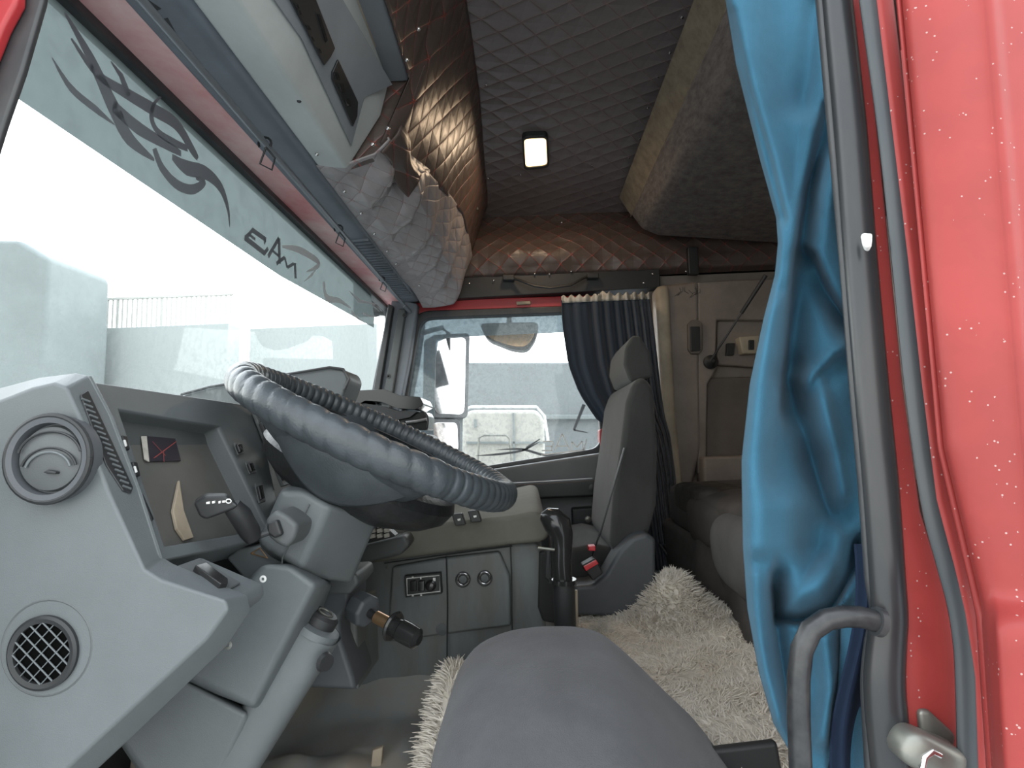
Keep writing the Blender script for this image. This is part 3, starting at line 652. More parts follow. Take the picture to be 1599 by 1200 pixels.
for _ in range(3):                       # soften the creases as cloth would
    H = [[(H[max(j-1, 0)][i]+H[min(j+1, BV-1)][i]+H[j][max(i-1, 0)]+H[j][min(i+1, BU-1)]+2*H[j][i])/6 for i in range(BU)] for j in range(BV)]
def bpt(u, v):
    y = -80+1310*v; a, b = lerp_rows(brows, y); return P(a+(b-a)*u, y, .52-H[round(v*(BV-1))][round(u*(BU-1))])
bc = thing('blue_door_curtain', (0, 0, 0), 'large bright blue cloth curtain gathered beside the driver door frame', 'curtain')
grid('cloth', bpt, BU, BV, G['blue'], bc, solid=.0016)
def ind(u, v):
    y = 850+380*v; c = 1352-34*v+10*math.sin(v*6); px = c-18+40*u
    return P(px, y, .475+.012*math.cos(u*math.pi*2)-.01*math.sin(v*5))
grid('indigo_lining', ind, 16, 60, G['indigo'], bc, solid=.0016)
def low(u, v):
    y = 960+270*v; px = 1316+22*(1-v)*0+52*u-18*v
    return P(px, y, .50-.014*math.sin(u*math.pi))
grid('hanging_tail', low, 20, 50, G['blue'], bc, solid=.0016)
gh = thing('entry_bar', (0, 0, 0), 'black scuffed tubular grab handle in front of the blue curtain', 'handle')
pts = [(1258, 1290), (1250, 1200), (1247, 1120), (1247, 1060), (1252, 1015), (1266, 985), (1290, 968), (1318, 963), (1345, 964), (1372, 972)]
mb = MB(); mb.tube([P(*a, .43) for a in pts], .0078, n=18); mb.build('tube', G['barm'], gh)
mb = MB(); mb.tube([P(1366, 970, .43), P(1376, 973, .43)], .0105, n=18); mb.build('end_collar', G['rubber'], gh)

# ================================================================== OVERHEAD
oh = thing('overhead_console', (0, 0, 0), 'light grey overhead console with two black radio panels', 'console')
sect('body', [(-.425, 1.602), (-.36, 1.594), (-.287, 1.712), (-.268, 1.79), (-.42, 1.85)], .46, 1.10, G['ohead'], oh, bevel=.008)
on = V3((.118, 0, -.073)).normalized(); o0 = V3((-.36, 0, 1.594))+on*.002
def onface(q, m, name, par, th=.004, bevel=.0015):
    return MB().prism([hit(a, b, o0, on) for a, b in q], on*th).build(name, m, par, bevel=bevel)
onface([(385, -60), (470, 60), (548, 228), (568, 152), (612, 132), (500, -60)], G['oheadd'], 'face_plate', oh, .002)
o0 = o0+on*.003
p1 = onface([(436, -30), (504, 101), (514, 88), (521, 74), (480, -30)], G['black'], 'radio_panel', oh)
p2 = onface([(517, 112), (517, 124), (549, 197), (556, 180), (557, 158), (526, 92)], G['black'], 'radio_panel', oh)
o0 = o0+on*.004
for q in ((462, 8), (466, 18), (480, 42), (486, 60), (497, 78)): onface([(q[0]-4, q[1]-4), (q[0]+1, q[1]-3), (q[0]+4, q[1]+4), (q[0]-1, q[1]+3)], G['gloss'], 'button', p1, .003, .001)
onface([(495, 22), (499, 22), (511, 62), (508, 66)], G['gloss'], 'slot', p1, .001, 0)
for q in ((524, 118), (532, 136), (541, 158)): onface([(q[0]-4, q[1]-5), (q[0]+3, q[1]-5), (q[0]+7, q[1]+7), (q[0], q[1]+7)], G['gloss'], 'button', p2, .002, .001)
mb = MB(); mb.lathe([(.004, 0), (.003, .002)], HZ(467, 158, 1.5955), (0, 0, -1), 12); mb.build('screw', G['black'], oh)
sect('inner_lining', [(-.275, 1.79), (-.225, 1.79), (-.17, 1.93), (-.15, 2.04), (-.28, 2.04)], .47, 1.10, G['oheadd'], oh, bevel=.004)
# cream end fillet
mb = MB(); mb.prism([(-.30, 1.0, 1.74), (-.262, 1.0, 1.80), (-.20, .98, 1.90), (-.19, .96, 2.04), (-.26, .9, 2.04), (-.30, .95, 1.86)], (0, -.5, 0)); mb.build('side_fillet', G['pillar'], oh, bevel=.01)

sh = thing('padded_overhead_shelf', (0, 0, 0), 'quilted leatherette covered overhead shelf running to the passenger side', 'shelf')
def secp(t):                             # section polyline L -> M -> R -> Top
    S = [(-.425, 1.602), (-.37, 1.600), (-.30, 1.622), (-.262, 1.66), (-.215, 1.76), (-.19, 1.83), (-.165, 1.90), (-.135, 1.98), (-.105, 2.055)]
    q = t*(len(S)-1); i = min(int(q), len(S)-2); f = q-i
    return S[i][0]*(1-f)+S[i+1][0]*f, S[i][1]*(1-f)+S[i+1][1]*f
def soff(u, v):                          # u across section (0..~.62), v along the cab
    tm = .37+.25*min(1, v*1.5); t = u*tm; x, z = secp(t); ys_ = 1.09; y = ys_+(2.18-ys_)*v
    # far end droops and narrows
    dz = -.035*max(0, (v-.8)/.2)**2; x += .02*max(0, (v-.75)/.25)*(1-u)
    fold = .015*math.sin((v*15+u*3.2)*2.4)*math.exp(-((u-.55)/.42)**2)*(1-.3*v)
    wr = .007*noise.noise(V3((x*9, y*5, 2)))+.003*noise.noise(V3((x*30, y*14, 5)))
    step = .022*math.exp(-((y-1.34)/.05)**2)*math.exp(-((u-.9)/.3)**2)
    k = min(1, u*8)*min(1, v*14)*min(1, (1-u)*4)
    if u > .97: x -= .006
    return (x+(fold+wr+step)*k*.8, y, z+dz-(fold+wr)*k*.8)
o = grid('padded_underside', soff, 46, 130, G['quilt_lit'], sh, solid=.003); setuv(o, lambda c: (c.y*.8, c.x+c.z))
capq = [secp(i/16*.62) for i in range(17)]+[(-.25, 1.86), (-.42, 1.86)]
o = sect('padded_end', capq, 1.104, 1.118, G['quilt'], sh, bevel=0); setuv(o, lambda c: (c.x, c.z))
def facef(u, v):
    y = .47+1.73*v; t0 = (.33+.25*max(0, min(1, (y-1.09)/1.09*1.5))) if y > 1.085 else .53; t = t0+(1-t0)*u; x, z = secp(t)
    return (x+.008*noise.noise(V3((x*8, y*4, z*6)))-.012*(1-u)*math.exp(-((y-1.3)/.1)**2)-.012*(y < 1.1), y, z)
o = grid('padded_face', facef, 24, 90, G['quilt'], sh, solid=.003); setuv(o, lambda c: (c.y*1.12, c.z*.77))
def flap(u, v):
    y = 1.085+.20*v; t = .26+.14*u; x, z = secp(t)
    return (x+.012+.006*math.sin(v*7)+.01*v*(1-u), y, z-.004+.006*math.sin(v*5+u))
o = grid('loose_flap', flap, 14, 24, G['quilt'], sh, solid=.003); setuv(o, lambda c: (c.y*.7, c.z+c.x))
mb = MB(); mb.tube([P(727, 262, 1.93), P(733, 290, 1.97), P(745, 327, 2.03)], .0055, n=10); mb.build('metal_clip', G['dull'], sh)
mb = MB(); mb.tube([P(714, 170, 1.70), P(716, 215, 1.8), P(722, 240, 1.87), P(730, 275, 1.95)], .003, n=8); mb.build('edge_piping', G['dull'], sh)
def shelfhit(px, py, Y): return P(px, py, Y)
tk = []
for (px, py) in ((644, 46), (597, 201), (573, 226), (626, 94)):
    tk.append(hit(px, py, (-.262, 0, 1.66), V3((.9, 0, -.42)))+V3((.012, 0, 0)))
for (px, py) in ((495, 241), (538, 299), (564, 333), (585, 365), (605, 392), (619, 412), (655, 446), (669, 465)):
    tk.append(HZ(px, py, 1.592))
tacks(sh, tk)
# dome lamp
dl = thing('dome_lamp', (0, 0, 0), 'lit rectangular dome lamp glowing warm on the quilted ceiling', 'lamp')
ln = V3((0, -.12, -1)).normalized(); lp = [ceilhit(*a)+V3((0, 0, 0)) for a in ((817, 208), (853, 206), (855, 252), (820, 256))]
cen = sum(lp, V3())/4
ro = rpoly([cen+(p-cen)*1.12 for p in lp], .02); ri = rpoly([cen+(p-cen)*.95 for p in lp], .018)
MB().ring([p+ln*-.004 for p in ro], [p+ln*-.004 for p in ri], ln*.022).build('housing', G['black'], dl, bevel=.003)
MB().prism(ri, ln*.014).build('lens', G['lens'], dl, bevel=.003)
ll = bpy.data.lights.new('dome_lamp_glow', 'AREA'); ll.energy = 0.75; ll.color = (1, .74, .50); ll.size = .09; ll.shape = 'SQUARE'
lo = bpy.data.objects.new('dome_lamp_glow', ll); COL.objects.link(lo); lo.location = cen+ln*.03; lo.rotation_euler = (0, 0, 0); lo.parent = dl
# curtain rail and gliders
cr_ = thing('curtain_rail', (0, 0, 0), 'thin grey metal curtain rail above the windscreen', 'rail')
ra, rb = V3((-.463, .40, 1.572)), V3((-.463, 2.205, 1.556))
mb = MB(); mb.tube([ra, rb], .0065, n=14); mb.build('tube', G['alu'], cr_)
mb = MB(); mb.tube([rb-V3((0, .12, 0)), rb], .0085, n=14); mb.build('end_sleeve', G['alu'], cr_)
def onrail(px, py):
    best = min((i/400 for i in range(401)), key=lambda t: (lambda c: (c[0]-px)**2+(c[1]-py)**2)(proj(ra.lerp(rb, t)))); return ra.lerp(rb, best)
def proj(p):
    d = p-EYE; z = d.dot(fw); return CX+F*d.dot(RT)/z, CY-F*d.dot(UP)/z
for k, (q, lab, s) in enumerate((((423, 215), 'black triangular curtain hook on the rail, nearest one', 1), ((537, 351), 'black triangular curtain hook at the middle of the rail', .9), ((602, 432), 'small black curtain hook nearest the rail far end', .8))):
    c = onrail(*q); hk = thing('curtain_hook', c, lab, 'hook', 'curtain hooks on the windscreen rail')
    mb = MB(); mb.tube([c+V3((.012*math.cos(a), 0, .012*math.sin(a)))*s for a in [math.radians(30*i) for i in range(-1, 8)]], .0022*s, n=8, cap=True); mb.build('clip', G['black'], hk)
    b = c+V3((.004, -.004, -.010)); mb = MB(); mb.tube([b, b+V3((-.012, .003, -.030))*s, b+V3((.006, .012, -.038))*s, b+V3((.014, .006, -.018))*s, b], .0020*s, n=8); mb.build('loop', G['black'], hk)
# upper bunk
ub = thing('upper_bunk', (0, 0, 0), 'upper bunk with dark fabric underside and paler front edge', 'bunk')
def bk(name, q, m, y0=.50, y1=2.145, bevel=.01): return sect(name, q, y0, y1, m, ub, bevel=bevel)
bk('mattress_base', [(.455, 1.915), (.50, 1.845), (.56, 1.815), (1.28, 1.735), (1.28, 1.98), (.50, 1.98)], G['bunk'], bevel=.012)
bk('front_edge', [(.417, 1.985), (.462, 1.905), (.52, 1.93), (.52, 1.99), (.419, 1.992)], G['bunke'], .50, 2.15, .012)
mb = MB(); mb.tube([(.462, .5, 1.908), (.462, 2.156, 1.908)], .003); mb.build('edge_piping', G['bunke'], ub)
slab('hinge_bracket', [(1074, 385), (1090, 385), (1092, 428), (1076, 428)], 2.17, 2.20, G['black'], ub, bevel=.005)
su = thing('support_strut', (0, 0, 0), 'thin black support strut from the wall ball mount up to the bunk', 'strut')
a, b = P(1110, 563, 2.15), P(1196, 430, 1.98); c = a.lerp(b, .60)
mb = MB(); mb.tube([a, c], .004, n=10); mb.build('rod', G['barm'], su)
mb = MB(); mb.tube([c-(b-a)*.03, b], .0075, n=12); mb.build('strap_sleeve', G['black'], su)
mb = MB(); mb.lathe([(.028, 0), (.028, .012), (.018, .02), (.012, .034), (.006, .04)], P(1109, 566, 2.195), (0, -1, 0), 20); mb.build('ball_mount', G['black'], su)
# navy curtain
nc = thing('navy_window_curtain', (0, 0, 0), 'navy curtain with white header tape over the passenger window', 'curtain')
nr = [(470, 877, 1014), (510, 879, 1020), (570, 888, 1027), (615, 905, 1032), (655, 932, 1038), (682, 966, 1046), (740, 985, 1054), (830, 1000, 1062), (930, 1015, 1078)]
def ncur(u, v):
    y = 470+460*v; a, b = lerp_rows(nr, y); px = a+(b-a)*u
    amp = .010+.012*u
    return P(px, y-6*u*(1-v), 2.13+amp*math.sin(u*u*38+2*v+u*12)+.006*math.sin(u*60)*(1-v))
grid('cloth', ncur, 140, 60, G['navy'], nc, solid=.0015)
mb = MB(); mb.tube([ncur(0, j/30)+V3((0, -.004, 0)) for j in range(16)], .0025, n=6); mb.build('hem', G['navy'], nc)
def tape(u, v):
    p = V3(ncur(u, 0)); return p+V3((0, -.004, -.010+.026*v+.006*math.sin(u*70)*v+(.010 if .42 < u < .55 else 0)*v))
grid('header_tape', tape, 120, 4, G['tape'], nc, solid=.002)
# ================================================================== PASSENGER SEAT
ps = thing('passenger_seat', (0, 0, 0), 'dark grey cloth passenger seat seen side-on against the far wall', 'seat')
slab('backrest', [(952, 852), (958, 775), (970, 695), (978, 628), (988, 598), (1004, 586), (1022, 606), (1028, 700), (1026, 790), (1012, 842), (965, 872)], 1.56, 2.02, G['seatcl'], ps, bevel=.035, seg=5)
mb = MB(); mb.tube([P(*a, 1.565) for a in ((966, 850), (968, 780), (980, 700), (990, 640), (996, 606))], .004, n=8); mb.build('side_piping', G['seatp'], ps)
slab('headrest', [(984, 597), (974, 570), (976, 543), (988, 523), (1000, 524), (1015, 548), (1021, 588), (1000, 594)], 1.64, 1.94, G['seatcl'], ps, bevel=.03, seg=5)
slab('cushion', [(866, 862), (930, 850), (985, 862), (990, 905), (866, 912)], 1.62, 2.05, G['seatcl'], ps, bevel=.02)
slab('side_cover', [(1025, 842), (1010, 833), (988, 840), (966, 862), (945, 898), (925, 914), (896, 916), (890, 962), (1000, 966), (1024, 935)], 1.50, 1.60, G['seatp'], ps, bevel=.012)
slab('seat_plinth', [(860, 915), (1040, 915), (1050, 1010), (860, 1010)], 1.58, 2.05, G['black'], ps, bevel=.01)
mb = MB(); q = [P(*a, 1.53) for a in ((975, 700), (955, 770), (938, 830), (924, 868))]
mb.tube(q, .010, n=8, flat=.25); sbt = mb.build('belt_webbing', G['black'], ps)
bkk = slab('belt_buckle', [(908, 884), (930, 872), (942, 896), (926, 908)], 1.46, 1.50, G['black'], ps, bevel=.004)
slab('release_button', [(911, 886), (931, 875), (935, 881), (915, 893)], 1.452, 1.48, G['redpl'], bkk, bevel=.002)
slab('belt_anchor', [(919, 854), (930, 853), (930, 861), (919, 861)], 1.50, 1.53, G['redpl'], ps, bevel=.002)

# ================================================================== CENTRE CONSOLE
cc = thing('centre_console', (0, 0, 0), 'dark grey centre console with switch panel and two round sockets', 'console')
YC = 1.25
slab('body', [(450, 880), (560, 872), (640, 864), (800, 848), (838, 846), (848, 860), (854, 1000), (858, 1120), (450, 1120)], YC, 1.95, G['console'], cc, bevel=.02, seg=4)
# recess for the lever
slab('lever_recess', [(842, 862), (866, 862), (870, 975), (848, 972), (840, 950)], YC-.01, YC+.02, G['dark'], cc, bevel=.006)
top = [(560, 884), (640, 872), (800, 852), (846, 848), (858, 838), (850, 806), (836, 798), (800, 806), (640, 822), (560, 834)]
slab('top_deck', top, 1.215, 1.98, G['contop'], cc, bevel=.018, seg=4)
slab('rear_lip', [(770, 793), (832, 790), (846, 800), (850, 830), (770, 830)], 1.45, 1.60, G['contop'], cc, bevel=.02)
slab('front_panel', [(612, 886), (690, 872), (780, 862), (796, 900), (798, 978), (604, 1004)], 1.236, 1.26, G['console'], cc, bevel=.006)
mb = MB()
for q in ([(697, 868), (699, 940), (698, 1030)], [(797, 850), (799, 900), (800, 990)], [(800, 853), (700, 866), (600, 880)]): mb.tube([P(*a, 1.233) for a in q], .0016, n=6)
mb.build('seam', G['black'], cc)
sp = slab('switch_panel', [(631, 900), (688, 895), (690, 928), (633, 934)], 1.222, 1.24, G['black'], cc, bevel=.002)
mb = MB(); q = [P(*a, 1.221) for a in ((635, 904), (686, 899), (687, 924), (636, 930), (635, 904))]; mb.tube(q, .0011, n=5)
for a in ((643, 901, 646, 903), (656, 901, 658, 905), (676, 903, 680, 908), (643, 917, 645, 919), (656, 915, 658, 917), (643, 930, 646, 932), (656, 929, 659, 931)):
    mb.prism([P(a[0], a[1], 1.2215), P(a[2], a[1], 1.2215), P(a[2], a[3], 1.2215), P(a[0], a[3], 1.2215)], (0, .003, 0))
mb.build('white_marking', G['white'], sp)
for x in (645, 658): slab('rocker', [(x-5, 908), (x+5, 907), (x+5, 924), (x-5, 925)], 1.216, 1.225, G['gloss'], sp, bevel=.002)
mb = MB(); mb.lathe([(.012, 0), (.012, .006), (.008, .008), (.008, .012), (.003, .013)], P(673, 914, 1.224), (0, -1, 0), 18); mb.build('knob', G['gloss'], sp)
for q in ((723, 905), (757, 903)):
    s_ = MB(); s_.lathe([(.0165, 0), (.0165, .006), (.014, .008), (.0115, .008), (.0115, .001), (.009, .001), (.008, .004), (.001, .005)], P(*q, 1.236), (0, -1, 0), 24); s_ = s_.build('power_socket', G['dull'] if 0 else G['rubber'], cc)
    mb = MB(); mb.tube([P(*q, 1.228)+V3((.0125*math.cos(t), 0, .0125*math.sin(t))) for t in [math.radians(15*i) for i in range(25)]], .0014, n=6, cap=False); mb.build('bright_ring', G['chrome'], s_)
    mb = MB(); mb.lathe([(.0095, 0), (.0085, .003), (.001, .004)], P(*q, 1.231), (0, -1, 0), 18); mb.build('socket_cap', G['dash2'], s_)
mb = MB(); mb.lathe([(.013, 0), (.013, .003), (.001, .004)], P(690, 983, 1.238), (0, -1, 0), 24); mb.build('round_plug', G['seatp'], cc)
mb = MB(); mb.lathe([(.003, 0), (.001, .002)], P(604, 887, 1.238), (0, -1, 0), 10); mb.build('screw', G['dull'], cc)
for x, y in ((716, 812), (741, 807)):
    s_ = slab('deck_switch', [(x-11, y-8), (x+5, y-10), (x+11, y+8), (x-5, y+10)], 1.200, 1.22, G['black'], cc, bevel=.002)
    slab('symbol', [(x-2, y-1), (x+3, y-2), (x+3, y+1), (x-1, y+2)], 1.1985, 1.20, G['white'], s_, bevel=0)
# lower skirt towards the footwell
slab('skirt', [(540, 1000), (700, 985), (800, 975), (800, 1120), (700, 1045), (560, 1050)], 1.262, 1.30, G['console'], cc, bevel=.01)
# tray with keypad
ty = thing('dash_tray', (0, 0, 0), 'dark grey dashboard tray holding a keypad under the wheel', 'tray')
slab('tray_body', [(540, 858), (632, 836), (640, 850), (626, 868), (545, 886)], 1.16, 1.34, G['dash2'], ty, bevel=.008)
kp = slab('keypad', [(560, 842), (590, 812), (618, 838), (572, 850)], 1.13, 1.16, G['black'], ty, bevel=.003)
for r_ in range(3):
    for c_ in range(3):
        x = 578+c_*11+r_*0; y = 842-r_*8-c_*2.5+c_*2
        slab('key', [(x, y), (x+8, y-2), (x+6, y-8), (x-1, y-6)], 1.122, 1.132, G['tape'], kp, bevel=.001)
# gear lever
gl = thing('gear_lever', (0, 0, 0), 'tall black gear lever with bent knob beside the console', 'lever')
mb = MB(); mb.tube([P(*a, 1.12) for a in ((884, 1010), (882, 960), (880, 905))], .0215, n=20); mb.build('sleeve', G['black'], gl)
mb = MB(); mb.tube([P(879, 911, 1.12), P(879, 904, 1.12)], .0265, n=20); mb.build('collar', G['gloss'], gl)
mb = MB(); mb.tube([P(*a, 1.12) for a in ((879, 906), (877, 880), (877, 855), (877, 836), (872, 820), (862, 812), (852, 808), (844, 807))], [.019, .020, .021, .023, .027, .026, .019, .007], n=22); mb.build('knob', G['gloss'], gl)
mb = MB(); mb.tube([P(*a, 1.10) for a in ((840, 856), (866, 859))], .003, n=8); mb.build('range_switch', G['dull'], gl)
mb = MB(); mb.tube([P(*a, 1.14) for a in ((900, 1000), (899, 922))], .004, n=8); mb.build('side_rod', G['pillar'], gl)
mb = MB(); mb.tube([P(*a, 1.13) for a in ((858, 858), (856, 900), (872, 915))], .007, n=8); mb.build('air_hose', G['black'], gl)

# ================================================================== DASHBOARD
def loft(name, rings, m, par, bevel=.004, seg=3):
    n = len(rings[0]); v = [p for r in rings for p in r]; f = [tuple(range(n)), tuple(range((len(rings))*n-1, (len(rings)-1)*n-1, -1))]
    for k in range(len(rings)-1): f += [(k*n+i, k*n+(i+1) % n, (k+1)*n+(i+1) % n, (k+1)*n+i) for i in range(n)]
    return obj(name, v, f, m, par, bevel=bevel, seg=seg)
def PL(q, Y): return [P(a, b, Y) for a, b in q]
da = thing('dashboard', (0, 0, 0), 'grey moulded dashboard with round vent, speaker grille and instrument recess', 'dashboard')
YE = .52
end = [(-90, 650), (0, 612), (60, 594), (112, 586), (140, 592), (168, 650), (210, 765), (246, 872), (262, 884), (372, 932), (376, 952), (340, 1000), (180, 1152), (90, 1235), (-90, 1300)]
e2 = [(-90, 640), (0, 606), (60, 590), (116, 583), (139, 588), (172, 650), (216, 765), (250, 872), (266, 882), (382, 932), (388, 956), (352, 1010), (196, 1160), (110, 1240), (-90, 1310)]
e1 = [(-90, 660), (0, 626), (50, 606), (84, 598), (104, 606), (128, 660), (170, 770), (226, 890), (252, 906), (352, 938), (356, 954), (322, 1000), (170, 1140), (80, 1225), (-90, 1290)]
loft('end_panel', [PL(e1, YE), PL(e2, .552), [V3((p.x, .558, p.z)) for p in PL(e2, .552)]], G['dash'], da, .012, 5)
A_ = P(135, 592, .56); B_ = P(250, 872, .56)
pe = (A_-B_); pn = V3((-pe.z, 0, pe.x)); pn = pn.normalized() * (1 if (EYE-A_).dot(pn) > 0 else -1)
pe = pe.normalized()
if pn.dot(EYE-A_) < 0: pn = -pn
def pp(px, py, off=0): return hit(px, py, A_, pn)+pn*off
def pplate(name, q, m, par, base=0, th=.004, bevel=.0015, seg=2): return MB().prism([hit(a, b, A_+pn*base, pn) for a, b in q], pn*th).build(name, m, par, bevel=bevel, seg=seg)
sect('main_body', [(A_.x-.01, A_.z-.012), (A_.x-.19, A_.z-.03), (-.66, .84), (B_.x-.03, B_.z-.01), (B_.x-.055, B_.z+.0)], .60, 2.17, G['dash2'], da, bevel=.01)
outer = [pp(*a) for a in ((138, 597), (200, 612), (270, 628), (408, 634), (446, 800), (440, 838), (330, 866), (250, 880))]
def mkrec():
    o_ = [(138, 594), (402, 634), (446, 836), (250, 878)]; i_ = [(186, 640), (336, 664), (424, 838), (258, 868)]
    O = [pp(*a) for a in o_]; I = [pp(*a) for a in ((187, 641), (342, 667), (420, 826), (258, 852))]
    D = [p-pn*.030 for p in I]
    v = O+I+D+[p-pn*.06 for p in O]
    f = [(0, 1, 5, 4), (1, 2, 6, 5), (2, 3, 7, 6), (3, 0, 4, 7), (4, 5, 9, 8), (5, 6, 10, 9), (6, 7, 11, 10), (7, 4, 8, 11), (8, 9, 10, 11)] + [(12, 13, 1, 0), (13, 14, 2, 1), (14, 15, 3, 2), (15, 12, 0, 3)]
    return obj('instrument_surround', v, f, G['dash'], da, bevel=.005), D
rec, D = mkrec()
fl_ = MB(); fl_.prism([p+pn*.001 for p in D], pn*.003); rf = fl_.build('recess_floor', G['recess'], da)
# everything lying in the recess is placed on its floor
def rplate(name, q, m, par, th=.002, base=.005, bevel=.0008): 
    z0 = D[2]+pn*base; nn = pn
    return MB().prism([hit(a, b, z0, nn) for a, b in q], nn*th).build(name, m, par, bevel=bevel)
pc = rplate('dark_card', [(224, 682), (272, 686), (281, 721), (232, 722)], G['cardm'], None); tag(pc, 'small dark picture card with pale torn edge in dashboard recess', 'card')
rplate('torn_edge', [(220, 682), (228, 682), (232, 722), (225, 718)], G['tape'], pc, .001, .0075, 0)
m3 = MB()
for q in (((238, 690), (258, 712)), ((275, 690), (240, 716)), ((255, 706), (256, 722))):
    z0 = D[2]+pn*.0075; ribbon(m3, list(q), [.0012, .0012], z0, pn, .0002)
m3.build('cross_lines', mat('muted_red', (.25, .06, .06), .6), pc, smooth=False)
wr = rplate('crumpled_wrapper', [(276, 752), (283, 800), (298, 842), (285, 846), (272, 828), (266, 800)], G['pillar'], None, .004); tag(wr, 'narrow tan crumpled wrapper lying in the dashboard recess', 'wrapper')
# ridge, slot vent, edge buttons
mb = MB(); mb.tube([P(139, 590, .553), P(172, 652, .553), (P(216, 768, .553)), P(250, 874, .553)], .0028, n=8); mb.build('edge_bead', G['dash'], da)
en = V3((.55, -.83, .2)).normalized()
c0_, c1_, c2_ = P(128, 660, YE), P(170, 770, YE), P(216, 765, .552); cn = (c1_-c0_).cross(c2_-c0_).normalized(); cn = cn if cn.dot(EYE-c0_) > 0 else -cn
def cplate(name, q, m, par, base=0, th=.003, bevel=.001): return MB().prism([hit(a, b, c0_+cn*base, cn) for a, b in q], cn*th).build(name, m, par, bevel=bevel)
sv = cplate('slot_vent', [(124, 618), (136, 611), (160, 662), (206, 762), (203, 772), (190, 768), (164, 728), (144, 676)], G['black'], da, .0, .002)
for k in range(17):
    t = k/16; xa = 127+64*t; ya = 622+136*t
    cplate('vent_fin', [(xa, ya), (xa+13, ya+5), (xa+13, ya+7.5), (xa, ya+2.5)], G['dash'], sv, .002, .0012, 0)
for q in ((192, 694), (208, 735)):
    b_ = pplate('edge_button', [(q[0]-6, q[1]-12), (q[0]+2, q[1]-11), (q[0]+7, q[1]+11), (q[0]-1, q[1]+11)], G['black'], da, .002, .004)
    pplate('white_cap', [(q[0]-1, q[1]-6), (q[0]+2, q[1]-6), (q[0]+5, q[1]+4), (q[0]+2, q[1]+5)], G['white'], b_, .006, .002, .0008)
pplate('edge_slot', [(218, 772), (221, 773), (238, 812), (235, 816)], G['black'], da, .001, .002, .0005)
# oval buttons and switch bank further along
for k, q in enumerate(((371, 702), (389, 732), (404, 771))):
    s = 1 if k < 2 else 1.7
    b_ = pplate('bezel', [(q[0]-8, q[1]-9*s), (q[0]+3, q[1]-10*s), (q[0]+9, q[1]+8*s), (q[0]-1, q[1]+10*s)], G['dash2'], da, .004, .003)
    pplate('oval_button', [(q[0]-5, q[1]-6*s), (q[0]+2, q[1]-7*s), (q[0]+6, q[1]+5*s), (q[0], q[1]+7*s)], G['gloss'], b_, .006, .005)
sb_ = pplate('switch_bank', [(392, 645), (430, 640), (478, 735), (470, 752), (438, 762)], G['dash2'], da, .003, .006)
for q in ([(403, 662), (420, 656), (436, 692), (418, 703)], [(422, 712), (440, 706), (462, 745), (440, 752)]):
    b_ = pplate('rocker_switch', q, G['black'], sb_, .010, .007)
    c = sum(p[0] for p in q)/4, sum(p[1] for p in q)/4
    pplate('symbol', [(c[0]-4+4, c[1]-12), (c[0]+4, c[1]-12), (c[0]+6, c[1]-6), (c[0]+3, c[1]-5)], G['white'], b_, .0175, .001, 0)
mb = MB(); mb.lathe([(.004, 0), (.003, .003)], pp(394, 652, .008), pn, 12); mb.build('indicator_lamp', G['dull'], da)
# hood behind the wheel
slab('instrument_hood', None, 1.14, 1.24, G['dash'], da, pts=rp([(276, 634), (284, 616), (330, 604), (440, 586), (515, 574), (538, 577), (545, 592), (540, 606), (520, 660), (420, 680), (280, 648)], 1.14, .012), bevel=.006)
mb = MB(); mb.tube([P(*a, 1.135) for a in ((277, 632), (284, 616), (330, 604), (440, 586), (515, 574), (536, 577), (545, 592), (538, 608))], .003, n=8); mb.build('hood_edge', G['rubber'], da)
# round vent on the end panel
vt = MB(); vc = P(91, 716, YE); vt.lathe([(.041, -.004), (.0415, .010), (.039, .014), (.034, .013), (.033, .004), (.001, .004)], vc, (0, -1, 0), 48); vt = vt.build('round_air_vent', G['seatp'], da)
mb = MB(); mb.tube([vc+V3((.0405*math.cos(t), -.0115, .0405*math.sin(t))) for t in [math.radians(10*i) for i in range(37)]], .0030, n=8, cap=False); mb.build('outer_ring', G['black'], vt)
mb = MB(); mb.lathe([(.032, 0), (.030, .006), (.02, .009), (.001, .010)], vc+V3((0, -.003, 0)), (0, -1, 0), 40); fp = mb.build('flap_disc', G['dash2'], vt)
for r_, dz, m_ in ((.031, .0, 'black'), (.027, -.012, 'black'), (.022, -.012, 'dash')):
    mb = MB(); mb.tube([vc+V3((.002+r_*math.cos(t), -.0125-.001*(r_ < .025), dz+r_*.82*math.sin(t))) for t in [math.radians(8*i+14) for i in range(20)]], .0012, n=6); mb.build('flap_edge', G[m_], vt)
slab('flap_tab', [(66, 738), (72, 734), (87, 737), (86, 741), (72, 740)], .503, .512, G['black'], vt, bevel=.001)
# speaker grille
sc = P(69, 1019, YE); sp_ = MB(); sp_.lathe([(.0335, -.004), (.0335, .003), (.031, .0045), (.027, .0035), (.026, -.003), (.001, -.0035)], sc, (0, -1, 0), 48); sp_ = sp_.build('speaker_grille', G['black'], da)
mb = MB(); mb.lathe([(.0285, .0002), (.0285, .0009), (.001, .0009)], sc, (0, -1, 0), 40); mb.build('cavity_shade', G['void'], sp_)  # flat near-black disc paints the unlit depth behind the bars
mb = MB()
for k in range(-2, 3):
    o_ = k*.0098; h_ = math.sqrt(max(0, .0275**2-o_**2))
    for d_, w_ in ((V3((1, 0, -.95)).normalized(), .00075), (V3((.95, 0, 1)).normalized(), .00055)):
        s_ = d_.cross(V3((0, 1, 0))); c = sc+V3((0, -.003, 0))+s_*o_
        mb.tube([c-d_*h_, c+d_*h_], w_, n=6)
mb.build('grille_bars', G['dash'], sp_)
mb = MB(); mb.tube([sc+V3((.002+.043*math.cos(t), .0005, .004+.043*math.sin(t))) for t in [math.radians(10*i) for i in range(37)]], .0011, n=6, cap=False); mb.build('moulded_ring', G['dash2'], da)
